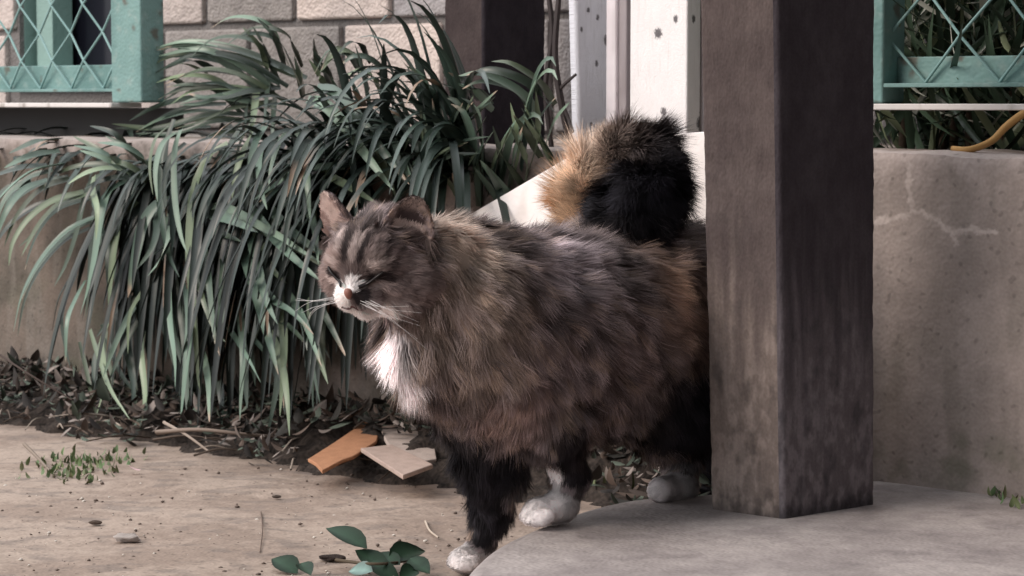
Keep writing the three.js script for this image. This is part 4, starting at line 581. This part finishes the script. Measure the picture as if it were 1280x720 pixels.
  const emit = (s, n, k, big) => {
    const cl = nearest(s[0], s[1], s[2], n), p = V(s[0], s[1], s[2]), short = k.len < 0.013;
    let L = k.len * lerp(0.65, 1.1, R()); if (k.tail > 0.4) L *= 0.85 + 0.55 * n3(s[0] * 45, s[1] * 45, s[2] * 45) + (s[1] > 0.47 ? 0.2 : 0); const d = dirOf(k, n, s).add(V(R() - 0.5, R() - 0.5, R() - 0.5).multiplyScalar(k.tail > 0.5 ? 0.75 : short ? 0.35 : 0.62)).normalize();
    for (const e of eyePts) if (e.distanceTo(p) < 0.009) L *= 0.35; if (nose.distanceTo(p) < 0.0075) return; if (k.len < 0.0055 && k.head < 0.3 && R() < 0.35) return;
    let tone = (cl ? (k.head > 0.6 ? Math.pow(cl.tone, 0.3) : cl.tone) : 1) * lerp(0.8, 1.2, R()); const wv = n3(s[0] * 40, s[1] * 18, s[2] * 40), wl = n3(s[0] * 14, s[1] * 9, s[2] * 14); if (k.head < 0.6) { tone *= 1 + 0.3 * wv + 0.25 * wl; const pz = cl ? 0.5 + 0.42 * n3(s[0] * 42, s[1] * 26, s[2] * 42) + 0.5 * (cl.pal - 0.5) : 0; if (cl && k.tail < 0.5 && k.head < 0.6 && k.c[0] > 0.04 && k.c[0] < 0.4) k.c = mixc(k.c, pz < 0.3 ? [0.40, 0.29, 0.225] : pz < 0.52 ? [0.34, 0.275, 0.285] : [0.045, 0.033, 0.033], 0.36); }
    const W = short ? lerp(0.00028, 0.0005, R()) : lerp(0.00025, 0.0006, R()), S = d.clone().cross(n).normalize().applyAxisAngle(d, (R() - 0.5) * 1.2), base = fp.length / 3, q = p.clone().addScaledVector(n, -0.0006), dd = d.clone();
    const curl = (R() - 0.5) * 0.7; const pull = cl ? (short ? 0.1 : k.tail > 0.5 ? 0.25 : 0.42) : 0, tipT = cl ? cl.tip : null;
    for (let i = 0; i <= SEG; i++) {
      const tt = i / SEG, w = W * (1 - tt * 0.75); const pt = q.clone(); if (tipT && tt > 0) { const tgt = pt.clone().lerp(V(s[0], s[1], s[2]).lerp(tipT, tt), pull * tt); pt.copy(tgt); }
      const nn = n.clone().multiplyScalar(0.75).addScaledVector(S.clone().cross(dd), 0.35 * Math.sign(S.clone().cross(dd).dot(n) || 1)).normalize(), sh = short ? Math.pow(tone, k.head > 0.6 ? 1 : 0.35) * (0.9 + 0.15 * tt) : tone * (0.85 + 0.6 * tt);
      if (i < SEG) { for (const g of [-1, 1]) { fp.push(pt.x + S.x * w * g, pt.y + S.y * w * g, pt.z + S.z * w * g); fn.push(nn.x, nn.y, nn.z); fc.push(k.c[0] * sh, k.c[1] * sh, k.c[2] * sh); } } else { fp.push(pt.x, pt.y, pt.z); fn.push(nn.x, nn.y, nn.z); fc.push(k.c[0] * sh, k.c[1] * sh, k.c[2] * sh); }
      q.addScaledVector(dd, L / SEG); dd.y -= (short ? 0.05 : 0.16); if (!short) dd.addScaledVector(S, curl); dd.normalize();
    }
    for (let i = 0; i < SEG - 1; i++) { const a = base + i * 2; fi.push(a, a + 1, a + 2, a + 1, a + 3, a + 2); } fi.push(base + (SEG - 1) * 2, base + (SEG - 1) * 2 + 1, base + SEG * 2);
  };
  const vd = V(0, 0, 0);
  for (let i = 0; i < NS; i++) { const s = sample(), n = V(s[3], s[4], s[5]).normalize(); vd.set(s[0], s[1] - EYE, s[2]).normalize(); if (n.dot(vd) > 0.35 && R() > 0.45) continue; const k = coat(s[0], s[1], s[2]); emit(s, n, k); if (k.tail > 0.5) for (let j = 0; j < 2; j++) emit(s.map((v, q) => (q < 3 ? v + (R() - 0.5) * 0.004 : v)), n, k); if (k.head > 0.6 || k.len < 0.013) for (let j = 0; j < 4; j++) { const s2 = s.slice(); const jx = V(R() - 0.5, R() - 0.5, R() - 0.5).multiplyScalar(0.003); jx.addScaledVector(n, -jx.dot(n)); s2[0] += jx.x; s2[1] += jx.y; s2[2] += jx.z; emit(s2, n, k); } }
  const fg = new THREE.BufferGeometry(); fg.setAttribute('position', new THREE.BufferAttribute(new Float32Array(fp), 3)); fg.setAttribute('normal', new THREE.BufferAttribute(new Float32Array(fn), 3)); fg.setAttribute('color', new THREE.BufferAttribute(new Float32Array(fc), 3)); fg.setIndex(new THREE.BufferAttribute(new Uint32Array(fi), 1));
  const fm = mesh('fur', fg, mat({ vertexColors: true, roughness: 0.7, specularIntensity: 0.3, side: THREE.DoubleSide }), t); fm.userData.kind = 'stuff';
  console.log('cat', N, 'verts', fi.length / 3, 'fur tris');
  // face
  const onHead = (x, y, out = 0) => { let a = 0.09, q; for (let i = 0; i < 60; i++) { q = Hd(x, y, a); const d = sdf(q.x, q.y, q.z); if (d < 0.0004) break; a -= Math.max(0.0002, d * 0.8); } return Hd(x, y, a + out); };
  const dark = mat({ color: new THREE.Color().setRGB(0.012, 0.009, 0.010), roughness: 0.35 });
  for (const s of [1, -1]) { const pts = [[0.010, -0.004], [0.0155, -0.0026], [0.021, 0.0005], [0.027, 0.005], [0.032, 0.008]].map(([x, y]) => onHead(s * x, y + 0.001, 0.0042)); mesh('closed_eye', tubeGeo(pts, 0.0022, 0.0012, 12, 6), dark, t); }
  { const pts = [[0, 0.0048, 0], [0.0055, 0.0045, -0.002], [0.006, 0.001, -0.003], [0.002, -0.0045, 0], [0, -0.0055, 0.0008], [-0.002, -0.0045, 0], [-0.006, 0.001, -0.003], [-0.0055, 0.0045, -0.002]]; const g = new THREE.SphereGeometry(0.0058, 16, 12), q = g.attributes.position; for (let i = 0; i < q.count; i++) { const y = q.getY(i); q.setX(i, q.getX(i) * (0.72 + 45 * y)); q.setZ(i, q.getZ(i) * 0.7); } g.computeVertexNormals(); g.applyMatrix4(new THREE.Matrix4().makeTranslation(0, -0.0085, 0.060)); g.applyMatrix4(hm); mesh('nose', g, mat({ color: new THREE.Color().setRGB(0.26, 0.12, 0.095), roughness: 0.4 }), t); }
  { const lip = [[-0.013, -0.025], [-0.006, -0.0275], [0, -0.0235], [0.006, -0.0275], [0.014, -0.025]].map(([x, y]) => onHead(x, y, 0.0018)); mesh('mouth', tubeGeo(lip, 0.0015, 0.0013, 16, 6), mat({ color: new THREE.Color().setRGB(0.07, 0.025, 0.025) }), t); }
  const wm = mat({ color: new THREE.Color().setRGB(0.8, 0.78, 0.78), roughness: 0.4 });
  for (const s of [1, -1]) for (let i = 0; i < 6; i++) { const a = onHead(s * (0.010 + 0.004 * (i % 3)), -0.016 - 0.003 * Math.floor(i / 3), 0), dx = 0.05 + 0.012 * R(), dy = -0.008 - 0.006 * i + 0.01 * R(); const b = a.clone().add(hdir(s, 0, 0.25).multiplyScalar(dx * 0.5)).add(hdir(0, 1, 0).multiplyScalar(dy * 0.3)), c = a.clone().add(hdir(s, 0, -0.1).multiplyScalar(dx)).add(hdir(0, 1, 0).multiplyScalar(dy * 1.3)); mesh('whisker', tubeGeo([a, b, c], 0.00022, 0.00008, 10, 4), wm, t); }
}

renderer.render(scene, camera);
